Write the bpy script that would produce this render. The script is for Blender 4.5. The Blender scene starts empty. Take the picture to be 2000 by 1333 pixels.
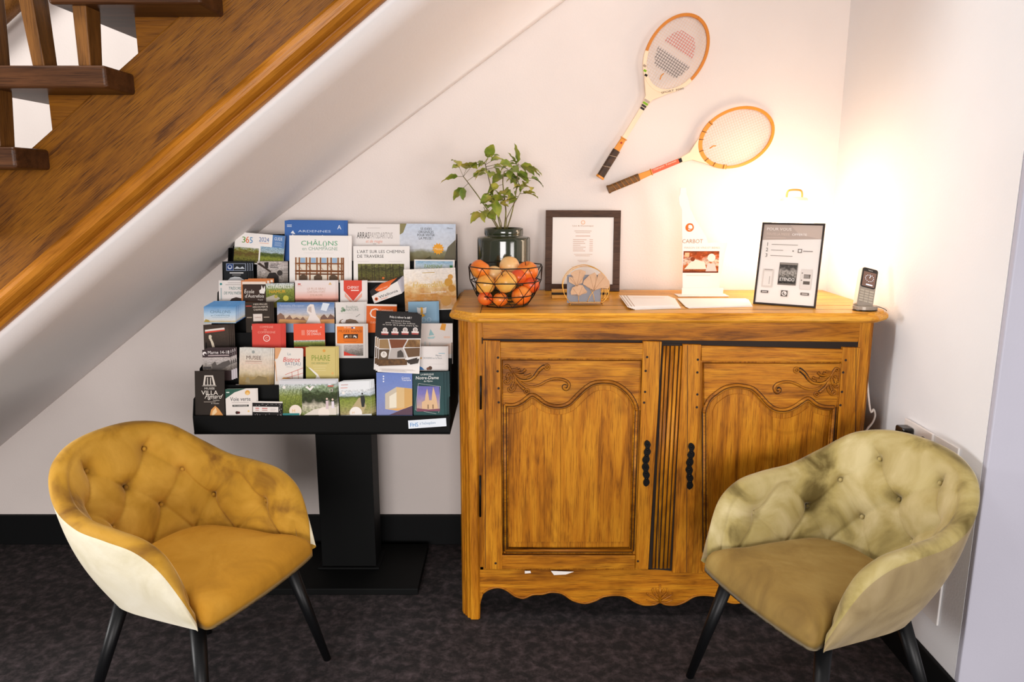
import bpy, bmesh, math, random
from mathutils import Vector, Matrix, noise
from mathutils.geometry import tessellate_polygon
random.seed(7)
PI = math.pi
S = bpy.context.scene
COL = S.collection
# ------------------------------------------------------------------ camera
D, H, F, PITCH = 3.0, 1.5, 1457.0, math.radians(11.4)
CP, SP = math.cos(PITCH), math.sin(PITCH)
cam = bpy.data.cameras.new('camera'); cam.sensor_width = 36.0; cam.lens = F/2000*36
camo = bpy.data.objects.new('camera', cam); COL.objects.link(camo)
camo.location = (0, -D, H); camo.rotation_euler = (PI/2-PITCH, 0, 0)
cam.clip_start = 0.02
S.camera = camo
S.view_settings.view_transform = 'Standard'; S.view_settings.look = 'None'
S.view_settings.exposure = 0.0; S.view_settings.gamma = 1.0
S.view_settings.use_curve_mapping = False
# ------------------------------------------------------------------ light
wd = bpy.data.worlds.new('daylight_room'); S.world = wd; wd.use_nodes = True
bg = wd.node_tree.nodes['Background']; bg.inputs[0].default_value = (1.0, .93, .88, 1); bg.inputs[1].default_value = .38

def area(name, loc, target, w, h, power, color):
    l = bpy.data.lights.new(name, 'AREA'); l.shape = 'RECTANGLE'; l.size = w; l.size_y = h
    l.energy = power; l.color = color
    o = bpy.data.objects.new(name, l); COL.objects.link(o); o.location = loc
    o.rotation_euler = (Vector(target)-Vector(loc)).to_track_quat('-Z', 'Y').to_euler()
    return o
wl = area('window_daylight_left', (-3.5, -1.6, 1.2), (1.2, -1.1, .85), .6, .8, 12.5, (1, .98, .97)); wl.data.spread = math.radians(75)
area('fill_light_behind', (-.4, -8.0, 1.5), (-.3, 0, .9), 3.2, 1.8, 292, (1, .95, .935))  # added frontal fill that brightens the niche under the stair, not a known window
area('fill_light_right', (3.6, -5.0, .95), (-.9, -.4, 1.0), 1.6, 1.5, 88, (1, .94, .915))  # added fill from the right to lift the soffit, not a known window
area('stairwell_daylight', (-1.6, -1.9, 3.9), (-1.4, 0, 2.4), 1.2, 1.0, 75, (1, .97, .94))

# ------------------------------------------------------------------ photo rays
def ray(px, py):
    a = (px-1000)/F; b = (666.5-py)/F
    return Vector((a, CP+b*SP, -SP+b*CP))
CO = Vector((0, -D, H))
def atP(px, py, p0, n):
    r = ray(px, py); n = Vector(n); t = (Vector(p0)-CO).dot(n)/r.dot(n)
    return CO+r*t
def atY(px, py, y): return atP(px, py, (0, y, 0), (0, 1, 0))
def atX(px, py, x): return atP(px, py, (x, 0, 0), (1, 0, 0))
def atZ(px, py, z): return atP(px, py, (0, 0, z), (0, 0, 1))

# ------------------------------------------------------------------ materials
MC = {}
def lin(h):
    h = h.lstrip('#'); v = [int(h[i:i+2], 16)/255 for i in (0, 2, 4)]
    return tuple((c/12.92 if c <= .04045 else ((c+.055)/1.055)**2.4) for c in v)+(1,)
def mat(name, col, rough=.6, metal=0, **kw):
    if name in MC: return MC[name]
    m = bpy.data.materials.new(name); m.use_nodes = True
    b = m.node_tree.nodes['Principled BSDF']
    b.inputs['Base Color'].default_value = lin(col) if isinstance(col, str) else tuple(col)+(1,)
    b.inputs['Roughness'].default_value = rough; b.inputs['Metallic'].default_value = metal
    for k, v in kw.items(): b.inputs[k.replace('_', ' ')].default_value = v
    MC[name] = m; return m
def ink(h, rough=.5): return mat('ink_'+h.strip('#'), h, rough, 0, Specular_IOR_Level=.2)
def nodes(m):
    nt = m.node_tree; N = nt.nodes; L = nt.links
    return N, L, N['Principled BSDF']
def ramp(N, stops):
    r = N.new('ShaderNodeValToRGB'); e = r.color_ramp.elements
    while len(e) < len(stops): e.new(.5)
    for q, (p, c) in zip(e, stops):
        q.position = p; q.color = lin(c) if isinstance(c, str) else tuple(c)+(1,)
    return r
def noisy(name, stops, scale, rough=.8, bump=0, bscale=None, detail=6, coord='Object', vscale=(1, 1, 1), dist=0, nrough=.5, **kw):
    if name in MC: return MC[name]
    m = mat(name, '#888888', rough, **kw); N, L, B = nodes(m)
    tc = N.new('ShaderNodeTexCoord'); mp = N.new('ShaderNodeMapping'); mp.inputs['Scale'].default_value = vscale
    L.new(tc.outputs[coord], mp.inputs['Vector'])
    n = N.new('ShaderNodeTexNoise'); n.inputs['Scale'].default_value = scale; n.inputs['Detail'].default_value = detail
    n.inputs['Distortion'].default_value = dist; n.inputs['Roughness'].default_value = nrough
    L.new(mp.outputs[0], n.inputs['Vector'])
    r = ramp(N, stops); L.new(n.outputs[0], r.inputs[0]); L.new(r.outputs[0], B.inputs['Base Color'])
    if bump:
        n2 = N.new('ShaderNodeTexNoise'); n2.inputs['Scale'].default_value = bscale or scale*4; n2.inputs['Detail'].default_value = 4
        L.new(mp.outputs[0], n2.inputs['Vector'])
        b = N.new('ShaderNodeBump'); b.inputs['Strength'].default_value = bump; b.inputs['Distance'].default_value = .01
        L.new(n2.outputs[0], b.inputs['Height']); L.new(b.outputs[0], B.inputs['Normal'])
    return m
def wood(name, dark, mid, light, rot=(0, 0, 0), s=1.0, rough=.42, knots=.65, fine=.6):
    """grain runs along local X of the mapped coordinates"""
    if name in MC: return MC[name]
    m = mat(name, mid, rough); N, L, B = nodes(m)
    tc = N.new('ShaderNodeTexCoord'); mr = N.new('ShaderNodeMapping'); mr.inputs['Rotation'].default_value = rot
    L.new(tc.outputs['Object'], mr.inputs['Vector'])
    def nz(sc, vs, det=5, dist=0):
        mp = N.new('ShaderNodeMapping'); mp.inputs['Scale'].default_value = vs
        L.new(mr.outputs[0], mp.inputs['Vector'])
        n = N.new('ShaderNodeTexNoise'); n.inputs['Scale'].default_value = sc*s; n.inputs['Detail'].default_value = det
        n.inputs['Distortion'].default_value = dist; n.inputs['Roughness'].default_value = .62
        L.new(mp.outputs[0], n.inputs['Vector']); return n
    a = nz(3.2, (1, 9, 9), 6, .6); r1 = ramp(N, [(.25, dark), (.45, mid), (.72, light)])
    L.new(a.outputs[0], r1.inputs[0])
    f = nz(22, (.55, 16, 16), 4); r2 = ramp(N, [(.34, (.22, .16, .12)), (.5, (1, 1, 1))])
    L.new(f.outputs[0], r2.inputs[0])
    mx = N.new('ShaderNodeMix'); mx.data_type = 'RGBA'; mx.blend_type = 'MULTIPLY'; mx.inputs[0].default_value = fine
    L.new(r1.outputs[0], mx.inputs[6]); L.new(r2.outputs[0], mx.inputs[7])
    k = nz(2.3, (1, 2.2, 2.2), 3, 1.2); r3 = ramp(N, [(.3, (.25, .15, .1)), (.46, (1, 1, 1))])
    L.new(k.outputs[0], r3.inputs[0])
    mk = N.new('ShaderNodeMix'); mk.data_type = 'RGBA'; mk.blend_type = 'MULTIPLY'; mk.inputs[0].default_value = knots
    L.new(mx.outputs[2], mk.inputs[6]); L.new(r3.outputs[0], mk.inputs[7])
    L.new(mk.outputs[2], B.inputs['Base Color'])
    B.inputs['Specular IOR Level'].default_value = .22
    b = N.new('ShaderNodeBump'); b.inputs['Strength'].default_value = .25; b.inputs['Distance'].default_value = .002
    L.new(f.outputs[0], b.inputs['Height']); L.new(b.outputs[0], B.inputs['Normal'])
    return m
def photo(name, stops, amp=.15, scale=9, vary=.45, vs=14):
    """printed picture: bands down the cover broken up by noise"""
    if name in MC: return MC[name]
    m = mat(name, '#888888', .5, 0, Specular_IOR_Level=.2); N, L, B = nodes(m)
    tc = N.new('ShaderNodeTexCoord'); sx = N.new('ShaderNodeSeparateXYZ'); L.new(tc.outputs['UV'], sx.inputs[0])
    n = N.new('ShaderNodeTexNoise'); n.inputs['Scale'].default_value = scale; n.inputs['Detail'].default_value = 6
    L.new(tc.outputs['UV'], n.inputs['Vector'])
    s1 = N.new('ShaderNodeMath'); s1.operation = 'SUBTRACT'; L.new(n.outputs[0], s1.inputs[0]); s1.inputs[1].default_value = .5
    s2 = N.new('ShaderNodeMath'); s2.operation = 'MULTIPLY_ADD'; L.new(s1.outputs[0], s2.inputs[0]); s2.inputs[1].default_value = amp*2
    L.new(sx.outputs[1], s2.inputs[2])
    r = ramp(N, stops); L.new(s2.outputs[0], r.inputs[0])
    n2 = N.new('ShaderNodeTexNoise'); n2.inputs['Scale'].default_value = vs; n2.inputs['Detail'].default_value = 5
    L.new(tc.outputs['UV'], n2.inputs['Vector']); r2 = ramp(N, [(.36, (.12, .12, .12)), (.6, (1, 1, 1))]); L.new(n2.outputs[0], r2.inputs[0])
    mx = N.new('ShaderNodeMix'); mx.data_type = 'RGBA'; mx.blend_type = 'MULTIPLY'; mx.inputs[0].default_value = vary
    L.new(r.outputs[0], mx.inputs[6]); L.new(r2.outputs[0], mx.inputs[7]); L.new(mx.outputs[2], B.inputs['Base Color'])
    return m

# ------------------------------------------------------------------ mesh helpers
class MB:
    """collects shapes in world coordinates; several materials allowed"""
    def __init__(s): s.v = []; s.f = []; s.m = []; s.uv = {}; s.mats = []; s.sm = []
    def mi(s, m):
        if m not in s.mats: s.mats.append(m)
        return s.mats.index(m)
    def add(s, vs, fs, m, smooth=False, uvs=None):
        o = len(s.v); i = s.mi(m); s.v += [Vector(p) for p in vs]
        for f in fs:
            if uvs is not None: s.uv[len(s.f)] = [uvs[k] for k in f]
            s.f.append([k+o for k in f]); s.m.append(i); s.sm.append(smooth)
    def box(s, a, b, m, M=None):
        (x0, y0, z0), (x1, y1, z1) = a, b
        vs = [Vector(p) for p in ((x0, y0, z0), (x1, y0, z0), (x1, y1, z0), (x0, y1, z0), (x0, y0, z1), (x1, y0, z1), (x1, y1, z1), (x0, y1, z1))]
        if M: vs = [M@p for p in vs]
        s.add(vs, [(0, 3, 2, 1), (4, 5, 6, 7), (0, 1, 5, 4), (1, 2, 6, 5), (2, 3, 7, 6), (3, 0, 4, 7)], m)
    def prism(s, poly, d, m, M=None, bev=0):
        """poly: list of 3D points (planar); extruded by vector d. bev shrinks the front face"""
        n = len(poly); P = [Vector(p) for p in poly]; dv = Vector(d); Q = [p+dv for p in P]
        if M: P = [M@p for p in P]; Q = [M@p for p in Q]
        if n > 8:
            tr = [tuple(t) for t in tessellate_polygon([P])]
            nn = Vector((0, 0, 0))
            for i in range(n): nn += P[i].cross(P[(i+1) % n])
            caps = []
            for t in tr:
                c = (P[t[1]]-P[t[0]]).cross(P[t[2]]-P[t[0]])
                if c.dot(nn) < 0: t = (t[0], t[2], t[1])
                caps += [t, (t[2]+n, t[1]+n, t[0]+n)]
        else: caps = [tuple(range(n)), tuple(range(2*n-1, n-1, -1))]
        s.add(P+Q, caps+[(i, i+n, (i+1) % n+n, (i+1) % n) for i in range(n)], m)
    def tube(s, pts, r, m, seg=6, closed=False, radii=None, cap=True, flat=None):
        P = [Vector(p) for p in pts]; n = len(P); rings = []; up = None
        for i in range(n):
            a = P[(i-1) % n] if (closed or i > 0) else P[i]; b = P[(i+1) % n] if (closed or i < n-1) else P[i]
            t = (b-a)
            t = t.normalized() if t.length > 1e-9 else Vector((0, 0, 1))
            if up is None:
                up = Vector((0, 0, 1)) if abs(t.z) < .9 else Vector((1, 0, 0))
            sd = t.cross(up)
            if sd.length < 1e-6: sd = t.cross(Vector((1, .2, 0)))
            sd.normalize(); up = sd.cross(t).normalized(); rr = radii[i] if radii else r
            rings.append([P[i]+(sd*math.cos(2*PI*k/seg)+up*math.sin(2*PI*k/seg))*rr for k in range(seg)])
        vs = [p for q in rings for p in q]; fs = []
        for i in range(n if closed else n-1):
            j = (i+1) % n
            for k in range(seg):
                l = (k+1) % seg; fs.append((i*seg+k, i*seg+l, j*seg+l, j*seg+k))
        if not closed and cap: fs += [tuple(range(seg-1, -1, -1)), tuple((n-1)*seg+k for k in range(seg))]
        s.add(vs, fs, m, True)
    def lathe(s, prof, c, m, seg=40, M=None, cap=True):
        """prof: (radius, z) pairs"""
        vs = []; fs = []
        for r, z in prof:
            for k in range(seg):
                a = 2*PI*k/seg; p = Vector((r*math.cos(a), r*math.sin(a), z)); vs.append((M@p if M else p)+Vector(c))
        for i in range(len(prof)-1):
            for k in range(seg):
                l = (k+1) % seg; fs.append((i*seg+k, i*seg+l, (i+1)*seg+l, (i+1)*seg+k))
        if cap: fs += [tuple(range(seg-1, -1, -1)), tuple((len(prof)-1)*seg+k for k in range(seg))]
        s.add(vs, fs, m, True)
    def ball(s, c, r, m, sx=1, sy=1, sz=1, u=16, w=10):
        prof = [(max(1e-4, math.sin(PI*i/w))*r, -math.cos(PI*i/w)*r) for i in range(w+1)]
        s.lathe(prof, c, m, u, Matrix.Diagonal((sx, sy, sz, 1)))
PM = {}
def build(name, mb, parent=None, bevel=0, subs=0, sharp=35, seg=2):
    me = bpy.data.meshes.new(name)
    inv = PM[parent.name].inverted() if parent is not None else Matrix()
    me.from_pydata([inv@v for v in mb.v], [], mb.f)
    for m in mb.mats: me.materials.append(m)
    for p, i, sm in zip(me.polygons, mb.m, mb.sm): p.material_index = i; p.use_smooth = sm
    if mb.uv:
        ul = me.uv_layers.new(name='uv')
        for fi, uv in mb.uv.items():
            p = me.polygons[fi]
            for li, q in zip(p.loop_indices, uv): ul.data[li].uv = q
    me.update()
    o = bpy.data.objects.new(name, me); COL.objects.link(o)
    PM[o.name] = PM[parent.name] if parent is not None else Matrix()
    if parent is not None: o.parent = parent
    if bevel:
        b = o.modifiers.new('bevel', 'BEVEL'); b.width = bevel; b.segments = seg; b.limit_method = 'ANGLE'; b.angle_limit = math.radians(sharp)
    if subs:
        b = o.modifiers.new('sub', 'SUBSURF'); b.levels = subs; b.render_levels = subs
    return o
def tag(o, label, cat, group=None):
    o['label'] = label; o['category'] = cat
    if group: o['group'] = group
    return o
def thing(name, label, cat, loc=(0, 0, 0), rz=0, group=None):
    o = bpy.data.objects.new(name, None); COL.objects.link(o); o.empty_display_size = .05
    o.location = loc; o.rotation_euler = (0, 0, rz)
    PM[o.name] = Matrix.Translation(loc)@Matrix.Rotation(rz, 4, 'Z')
    return tag(o, label, cat, group)
def solo(name, mb, label, cat, loc, group=None, **kw):
    """a thing that is one mesh, origin at its base"""
    mb.v = [v-Vector(loc) for v in mb.v]
    o = build(name, mb, None, **kw); o.location = loc; return tag(o, label, cat, group)
def struct(name, mb, **kw):
    o = build(name, mb, **kw); o['kind'] = 'structure'; return o
TX = {}
def textmesh(s, bold=0, res=2):
    k = (s, bold)
    if k in TX: return TX[k]
    cu = bpy.data.curves.new('t', 'FONT'); cu.body = s; cu.size = 1; cu.resolution_u = res; cu.offset = bold
    o = bpy.data.objects.new('t', cu); COL.objects.link(o)
    bpy.context.view_layer.update()
    me = bpy.data.meshes.new_from_object(o.evaluated_get(bpy.context.evaluated_depsgraph_get()))
    vs = [(v.co.x, v.co.y) for v in me.vertices]; fs = [tuple(p.vertices) for p in me.polygons]
    bpy.data.objects.remove(o); bpy.data.curves.remove(cu); bpy.data.meshes.remove(me)
    TX[k] = (vs, fs); return TX[k]
class Art:
    """flat print laid on a face: origin = top left corner, R right, Dn down, N towards the viewer; sizes W x Hh metres"""
    def __init__(s, mb, O, R, Dn, W, Hh, step=.00012, lift=.0003):
        s.mb = mb; s.O = Vector(O); s.R = Vector(R).normalized(); s.D = Vector(Dn).normalized(); s.N = s.D.cross(s.R)*1
        s.W = W; s.H = Hh; s.z = lift; s.step = step
    def P(s, u, v): return s.O+s.R*(u*s.W)+s.D*(v*s.H)+s.N*s.z
    def poly(s, pts, m, uv=None):
        m = ink(m) if isinstance(m, str) and m.startswith('#') else (MC[m] if isinstance(m, str) else m)
        P = [s.P(u, v) for u, v in pts]
        # orientation
        s.mb.add(P, [tuple(range(len(P)))], m, False, uv or [(u, 1-v) for u, v in pts]); s.z += s.step
    def run(s, items):
        for it in items:
            k = it[0]
            if k == 'r': _, a, b, c, d, m = it; s.poly([(a, d), (c, d), (c, b), (a, b)], m, [(0, 0), (1, 0), (1, 1), (0, 1)])
            elif k == 'p': s.poly(it[1], it[2])
            elif k == 'c':
                _, u, v, r, m = it; q = s.W/s.H
                s.poly([(u+r*math.cos(a*PI/10), v+r*q*math.sin(a*PI/10)) for a in range(20)], m)
            elif k == 'star':
                _, u, v, r, n, m = it; q = s.W/s.H
                s.poly([(u+r*(1 if a % 2 else .72)*math.cos(a*PI/n), v+r*q*(1 if a % 2 else .72)*math.sin(a*PI/n)) for a in range(2*n)], m)
            elif k == 'l':   # line  u0 v0 u1 v1 width(metres) colour
                _, a, b, c, d, w, m = it; p = s.P(a, b); q = s.P(c, d); t = (q-p).normalized(); n = t.cross(s.N)*w/2
                m = ink(m) if m.startswith('#') else MC[m]
                s.mb.add([p-n, q-n, q+n, p+n], [(0, 1, 2, 3)], m, False, [(0, 0)]*4); s.z += s.step
            elif k == 't':
                _, txt, u, v, h, m = it[:6]; al = it[6] if len(it) > 6 else 'c'; w = it[7] if len(it) > 7 else None
                sh = it[8] if len(it) > 8 else 0; bold = 0
                vs, fs = textmesh(txt, bold)
                if not vs: continue
                x0 = min(p[0] for p in vs); x1 = max(p[0] for p in vs); hh = h*s.H; sc = hh/.69
                wid = (x1-x0)*sc; sx = sc if not w else sc*(w*s.W/wid); wid = (x1-x0)*sx
                off = {'l': 0, 'c': -wid/2, 'r': -wid}[al]
                o = s.O+s.R*(u*s.W+off)+s.D*(v*s.H)+s.N*s.z
                mm = ink(m) if m.startswith('#') else MC[m]
                s.mb.add([o+s.R*((x-x0)*sx+y*sc*sh)-s.D*(y*sc) for x, y in vs], fs, mm, False, [(0, 0)]*len(vs)); s.z += s.step
            elif k == 'lines':   # block of grey copy text: u0 v0 u1 v1 n colour
                _, a, b, c, d, n, m = it; rr = random.Random(int(a*1000+b*77+n))
                for i in range(n):
                    vv = b+(d-b)*(i+.5)/n; uu = a+(c-a)*rr.uniform(.75, 1)
                    s.poly([(a, vv+(d-b)*.18/n), (uu, vv+(d-b)*.18/n), (uu, vv-(d-b)*.18/n), (a, vv-(d-b)*.18/n)], m)
def smooth_path(pts, n=6, closed=False):
    P = [Vector(p) for p in pts]; out = []; m = len(P)
    for i in range(m if closed else m-1):
        p0 = P[(i-1) % m] if (closed or i > 0) else P[0]; p1 = P[i]; p2 = P[(i+1) % m]; p3 = P[(i+2) % m] if (closed or i+2 < m) else P[-1]
        for k in range(n):
            t = k/n; out.append(.5*((2*p1)+(p2-p0)*t+(2*p0-5*p1+4*p2-p3)*t*t+(3*p1-p0-3*p2+p3)*t**3))
    if not closed: out.append(P[-1])
    return out

# ------------------------------------------------------------------ base materials
WALL = noisy('wall_plaster', [(.3, '#e3d9d3'), (.7, '#e9dfd9')], 2.5, .85, bump=.06, bscale=140)
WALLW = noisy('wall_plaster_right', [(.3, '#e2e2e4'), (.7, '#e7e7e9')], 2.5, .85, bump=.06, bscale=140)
SOFF = noisy('soffit_plaster', [(.3, '#f2ecea'), (.7, '#f5f0ee')], 2.5, .85, bump=.08, bscale=90)
BLACKW = mat('baseboard_black', '#0d0e0f', .6, 0, Specular_IOR_Level=.15)
CARP = noisy('carpet', [(.30, '#0e0b0c'), (.44, '#231c1d'), (.55, '#463a3c'), (.70, '#6a5b5f')], 26, .95, bump=.9, bscale=900, detail=15, dist=.25, nrough=.68)
OAKS = dict(dark='#572a03', mid='#b26d12', light='#d49022')
WX = wood('oak_grain_across', **OAKS)
WZ = wood('oak_grain_upright', rot=(0, PI/2, 0), **OAKS)
WTOP = wood('oak_table_top', '#9c5c18', '#dc982e', '#ecb44a', rough=.35, knots=.35)
WEDGE = wood('oak_aged_moulding', '#6a380a', '#a0600f', '#c8861e', rough=.38, knots=.7)
WDARK = mat('oak_dark_joint', '#1d0f05', .8)
SLOPE = math.atan(.78)
WSTAIR = wood('stair_oak_sloping', '#4a2604', '#84500c', '#9c6414', rot=(0, SLOPE, 0), s=1.15, rough=.4, knots=.4, fine=.9)
WSTX = wood('stair_oak_level', '#4a2604', '#7c4a0c', '#945c12', s=.9, rough=.35, knots=.3)
WTREAD = wood('stair_tread_oak', '#2e1a0e', '#4b2d18', '#633d22', s=.9, rough=.35, knots=.3)
WBAL = wood('stair_baluster_oak', '#4a2c12', '#6e471f', '#8a5a28', rot=(0, PI/2, 0), rough=.4, knots=.3)

# ================================================================== room
XR, YR = 1.273, -1.107
m = MB(); m.add([(-5, -6.5, 0), (4, -6.5, 0), (4, .1, 0), (-5, .1, 0)], [(0, 1, 2, 3)], CARP); struct('floor', m)
m = MB(); m.box((-5, 0, 0), (XR+.1, .12, 4.6), WALL); struct('wall_back', m)
m = MB(); m.box((XR, YR+.02, 0), (4, 0, 4.6), WALLW); struct('wall_right', m)
m = MB(); m.box((XR, YR, 0), (4, YR+.02, 4.6), noisy('wall_plaster_cool_shade', [(.3, '#b1b0bd'), (.7, '#b7b6c3')], 2.5, .85, bump=.06, bscale=140)); struct('wall_front', m, bevel=.004)  # dimmer, cooler daylight on this face is put into the plaster colour
m = MB(); m.box((-5, -.016, 0), (XR, 0, .135), BLACKW); struct('baseboard_back', m, bevel=.003)
m = MB(); m.box((XR-.014, YR-.014, 0), (XR, 0, .12), BLACKW); m.box((XR-.014, YR-.014, 0), (4, YR, .12), BLACKW); struct('baseboard_right', m, bevel=.003)
# sloping plaster underside of the stair
YS = -1.0
def jz(x): return .469+.779*(x+2.158)
def sz(x, y): return jz(x)+.071*min(1, -y/1.0)
m = MB(); vs = []; fs = []; nx = 2; ys = [0, -.02, -.05, -.1, -.2, -.4, -.6, -.8, YS+.01]
def soff(x, y):
    # soft cove where the slope meets the wall
    c = max(0, min(1, (x+1.0)/1.4)); r = .10*c
    return sz(x, y)-(r*max(0, 1+y/.22)**2 if -y < .22 else 0)
xs = [-2.75+i*(XR+2.75)/40 for i in range(41)]
for x in xs:
    for y in ys: vs.append((x, y, soff(x, y)))
for i in range(40):
    for j in range(len(ys)-1):
        a = i*len(ys)+j; fs.append((a, a+1, a+1+len(ys), a+len(ys)))
m.add(vs, fs, SOFF, True)
o = struct('ceiling', m); sol = o.modifiers.new('s', 'SOLIDIFY'); sol.thickness = .02; sol.offset = -1

# ================================================================== staircase (one thing, foreground left)
st = thing('staircase', 'oak staircase rising to the right with plain side string and open treads', 'staircase', (-1.9, YS, .6))
def SY(px, py, y=YS): return atY(px, py, y)
k = .7807
b0 = SY(0, 640); 
def low(x): return b0.z+k*(x-b0.x)
u0 = SY(264, 108); 
def upp(x): return u0.z+k*(x-u0.x)
x0, x1 = -2.6, 1.2
m = MB(); m.prism([(x0, YS, low(x0)+.045), (x1, YS, low(x1)+.045), (x1, YS, upp(x1)), (x0, YS, upp(x0))], (0, .04, 0), WSTAIR)
build('side_string', m, st, bevel=.003)
# rounded moulding with a groove and a thin lower strip
prof = [(0, .070), (-.012, .066), (-.024, .056), (-.030, .044), (-.029, .030), (-.022, .020), (-.010, .014), (-.004, .012), (-.004, .009), (-.010, .007), (-.013, .001), (-.010, -.006), (0, -.009), (.05, -.009), (.05, .07)]
m = MB(); n = len(prof)
vs = [(x0, YS+a, low(x0)+b*1.25+.004) for a, b in prof]+[(x1, YS+a, low(x1)+b*1.25+.004) for a, b in prof]
m.add(vs, [(i, (i+1) % n, (i+1) % n+n, i+n) for i in range(n)]+[tuple(range(n-1, -1, -1)), tuple(range(n, 2*n))], wood('stair_moulding_oak_highlight', '#6b3c0a', '#a8681c', '#bd7c2a', rot=(0, SLOPE, 0), s=.9, rough=.28, knots=.3, fine=.4))  # wood lightened so its colour carries the highlight on the rounding
build('string_moulding', m, st, sharp=20)
# treads, brackets, balusters
v1 = SY(92, 175); v2 = SY(262, 30)
go = v2.x-v1.x; ri = go*k
YF = YS-.135
balw = .03
tr0 = atY(205, 127, YF)      # back top corner of the middle tread
pos = [-2, -1, 0, 1, 2, 3, 4]
for j in pos:
    bx = v1.x+go*j; bz = v1.z+ri*j          # bracket front edge, tread underside
    m = MB(); xr = bx+ (bz-upp(bx))/k
    m.prism([(bx, YS+.002, upp(bx)-.01), (bx, YS+.002, bz), (xr+.02, YS+.002, bz), (xr+.02, YS+.002, upp(xr+.02)-.02)], (0, .035, 0), WSTX)
    build('tread_bracket', m, st)
    txr = tr0.x+go*j; m = MB(); tz = bz+.0
    zt = tr0.z+ri*j; zb = zt-.052
    m.box((txr-.36, YF, zb), (txr, -.005, zt), WTREAD); build('tread', m, st, bevel=.008, seg=3)
    for q, (fx, flare) in enumerate(((.045, .0), (.155, .012))):
        m = MB(); xx = txr-fx-.03; y = YF+.02; N_ = 14; vs = []; fs = []
        for i in range(N_+1):
            t = i/N_; z = zt+t*.85; sw = math.sin(PI*min(1, t*1.05)); w = balw*(1+.25*sw); off = -flare*2.2*sw
            for (a, b) in ((0, 0), (1, 0), (1, 1), (0, 1)): vs.append((xx+off+a*w, y+b*(.055+.02*sw), z))
        for i in range(N_):
            for e in range(4): fs.append((i*4+e, i*4+(e+1) % 4, (i+1)*4+(e+1) % 4, (i+1)*4+e))
        fs += [(3, 2, 1, 0), tuple(N_*4+e for e in range(4))]
        m.add(vs, fs, WBAL); build('baluster', m, st, bevel=.003)
a = atY(0, 30, -.07); bb = a+Vector((1, 0, k))*-1.0; cc = a+Vector((1, 0, k))*2.2
m = MB(); m.tube([bb, cc], .035, WBAL, 8); build('wall_handrail', m, st)
a = Vector((x0, YF+.03, 0)); zz = v1.z+.9
m = MB(); m.prism([(x0, YF+.02, upp(x0)+1.02), (x1, YF+.02, upp(x1)+1.02), (x1, YF+.02, upp(x1)+1.08), (x0, YF+.02, upp(x0)+1.08)], (0, .06, 0), WBAL)
build('handrail', m, st, bevel=.01)
# ================================================================== oak buffet
YC = -.585           # front plane of the carcass
ZT = 1.112           # table top surface
def C(px, py, y=YC): return atY(px, py, y)
cab = thing('buffet_cabinet', 'antique carved oak buffet with two arched panel doors', 'cabinet', (.52, -.33, 0))
def ppoly(pts, y, th, m, mb):
    """traced outline (photo pixels) on the plane y, thickness th going back"""
    mb.prism([C(a, b, y) for a, b in pts], (0, th, 0), m)
# carcass: canted corner plan, from floor-side of the doors to the top
XL = C(893, 640).x; XRR = C(1719, 640).x
def shell(z0, z1, mb):
    pl = [(XL, -.07), (XL, YC+.055), (XL+.012, YC+.03), (XL+.045, YC+.008), (XL+.068, YC+.006), (XRR-.068, YC+.006), (XRR-.045, YC+.008), (XRR-.012, YC+.03), (XRR, YC+.055), (XRR, -.07)]
    mb.prism([(a, b, z0) for a, b in pl], (0, 0, z1-z0), WZ)
zlo = C(1000, 1116).z
m = MB(); shell(zlo, 1.082, m); build('carcass', m, cab, bevel=.002)
# corner posts running down to the feet
for sgn, xx in ((1, XL), (-1, XRR)):
    m = MB()
    pl = [(0, .055), (.006, .036), (.010, .037), (.013, .026), (.019, .024), (.022, .012), (.03, .010), (.034, .000), (.060, 0), (.066, .006), (.066, .07), (0, .09)]
    P = [(xx+sgn*a, YC-.004+b, .0) for a, b in pl]
    if sgn < 0: P = P[::-1]
    m.prism(P, (0, 0, 1.078), WZ); build('corner_post', m, cab, bevel=.0012)
    m = MB(); m.box((min(xx, xx+sgn*.05), -.15, 0), (max(xx, xx+sgn*.05), -.07, zlo+.01), WZ)
    build('rear_foot', m, cab, bevel=.002)
# frieze
m = MB(); ppoly([(941, 621), (1683, 628), (1676, 668.5), (943, 662.5)], YC+.002, .02, WX, m); build('frieze_rail', m, cab, bevel=.002)
m = MB(); ppoly([(941, 660), (1680, 666), (1680, 682), (941, 672)], YC+.0028, .003, WDARK, m); build('door_gap', m, cab)
# top: slab with thumb moulding and canted corners
topy = -.622
m = MB()
xl, xr2 = XL-.012, XRR+.026
def plan(o): return [(xl-o+.0, -.05), (xl-o, topy+.075), (xl-o+.02, topy+.05), (xl+.062-o*.4, topy+.006-o), (xl+.085, topy-o), (xr2-.09, topy-o), (xr2-.062+o*.4, topy+.006-o), (xr2+o-.012, topy+.05), (xr2+o, topy+.075), (xr2+o, -.05)]
lv = [(0, 1.080), (.010, 1.083), (.016, 1.090), (.016, 1.097), (.010, 1.102), (.009, 1.1035), (.002, 1.105), (-.002, ZT)]
vs = []; n = 10
for o_, z in lv: vs += [(a, b, z) for a, b in plan(o_)]
fs = [(i*n+j, i*n+(j+1) % n, (i+1)*n+(j+1) % n, (i+1)*n+j) for i in range(len(lv)-1) for j in range(n)]
m.add(vs, fs+[tuple(range(n-1, -1, -1)), tuple((len(lv)-1)*n+j for j in range(n))], WTOP); build('table_top', m, cab, sharp=25)
for yy in (-.545, -.455):     # board joints of the top
    m = MB(); m.box((xl+.09, yy-.0012, ZT-.001), (xr2-.07, yy+.0012, ZT+.0004), WDARK); build('top_joint', m, cab)
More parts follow.
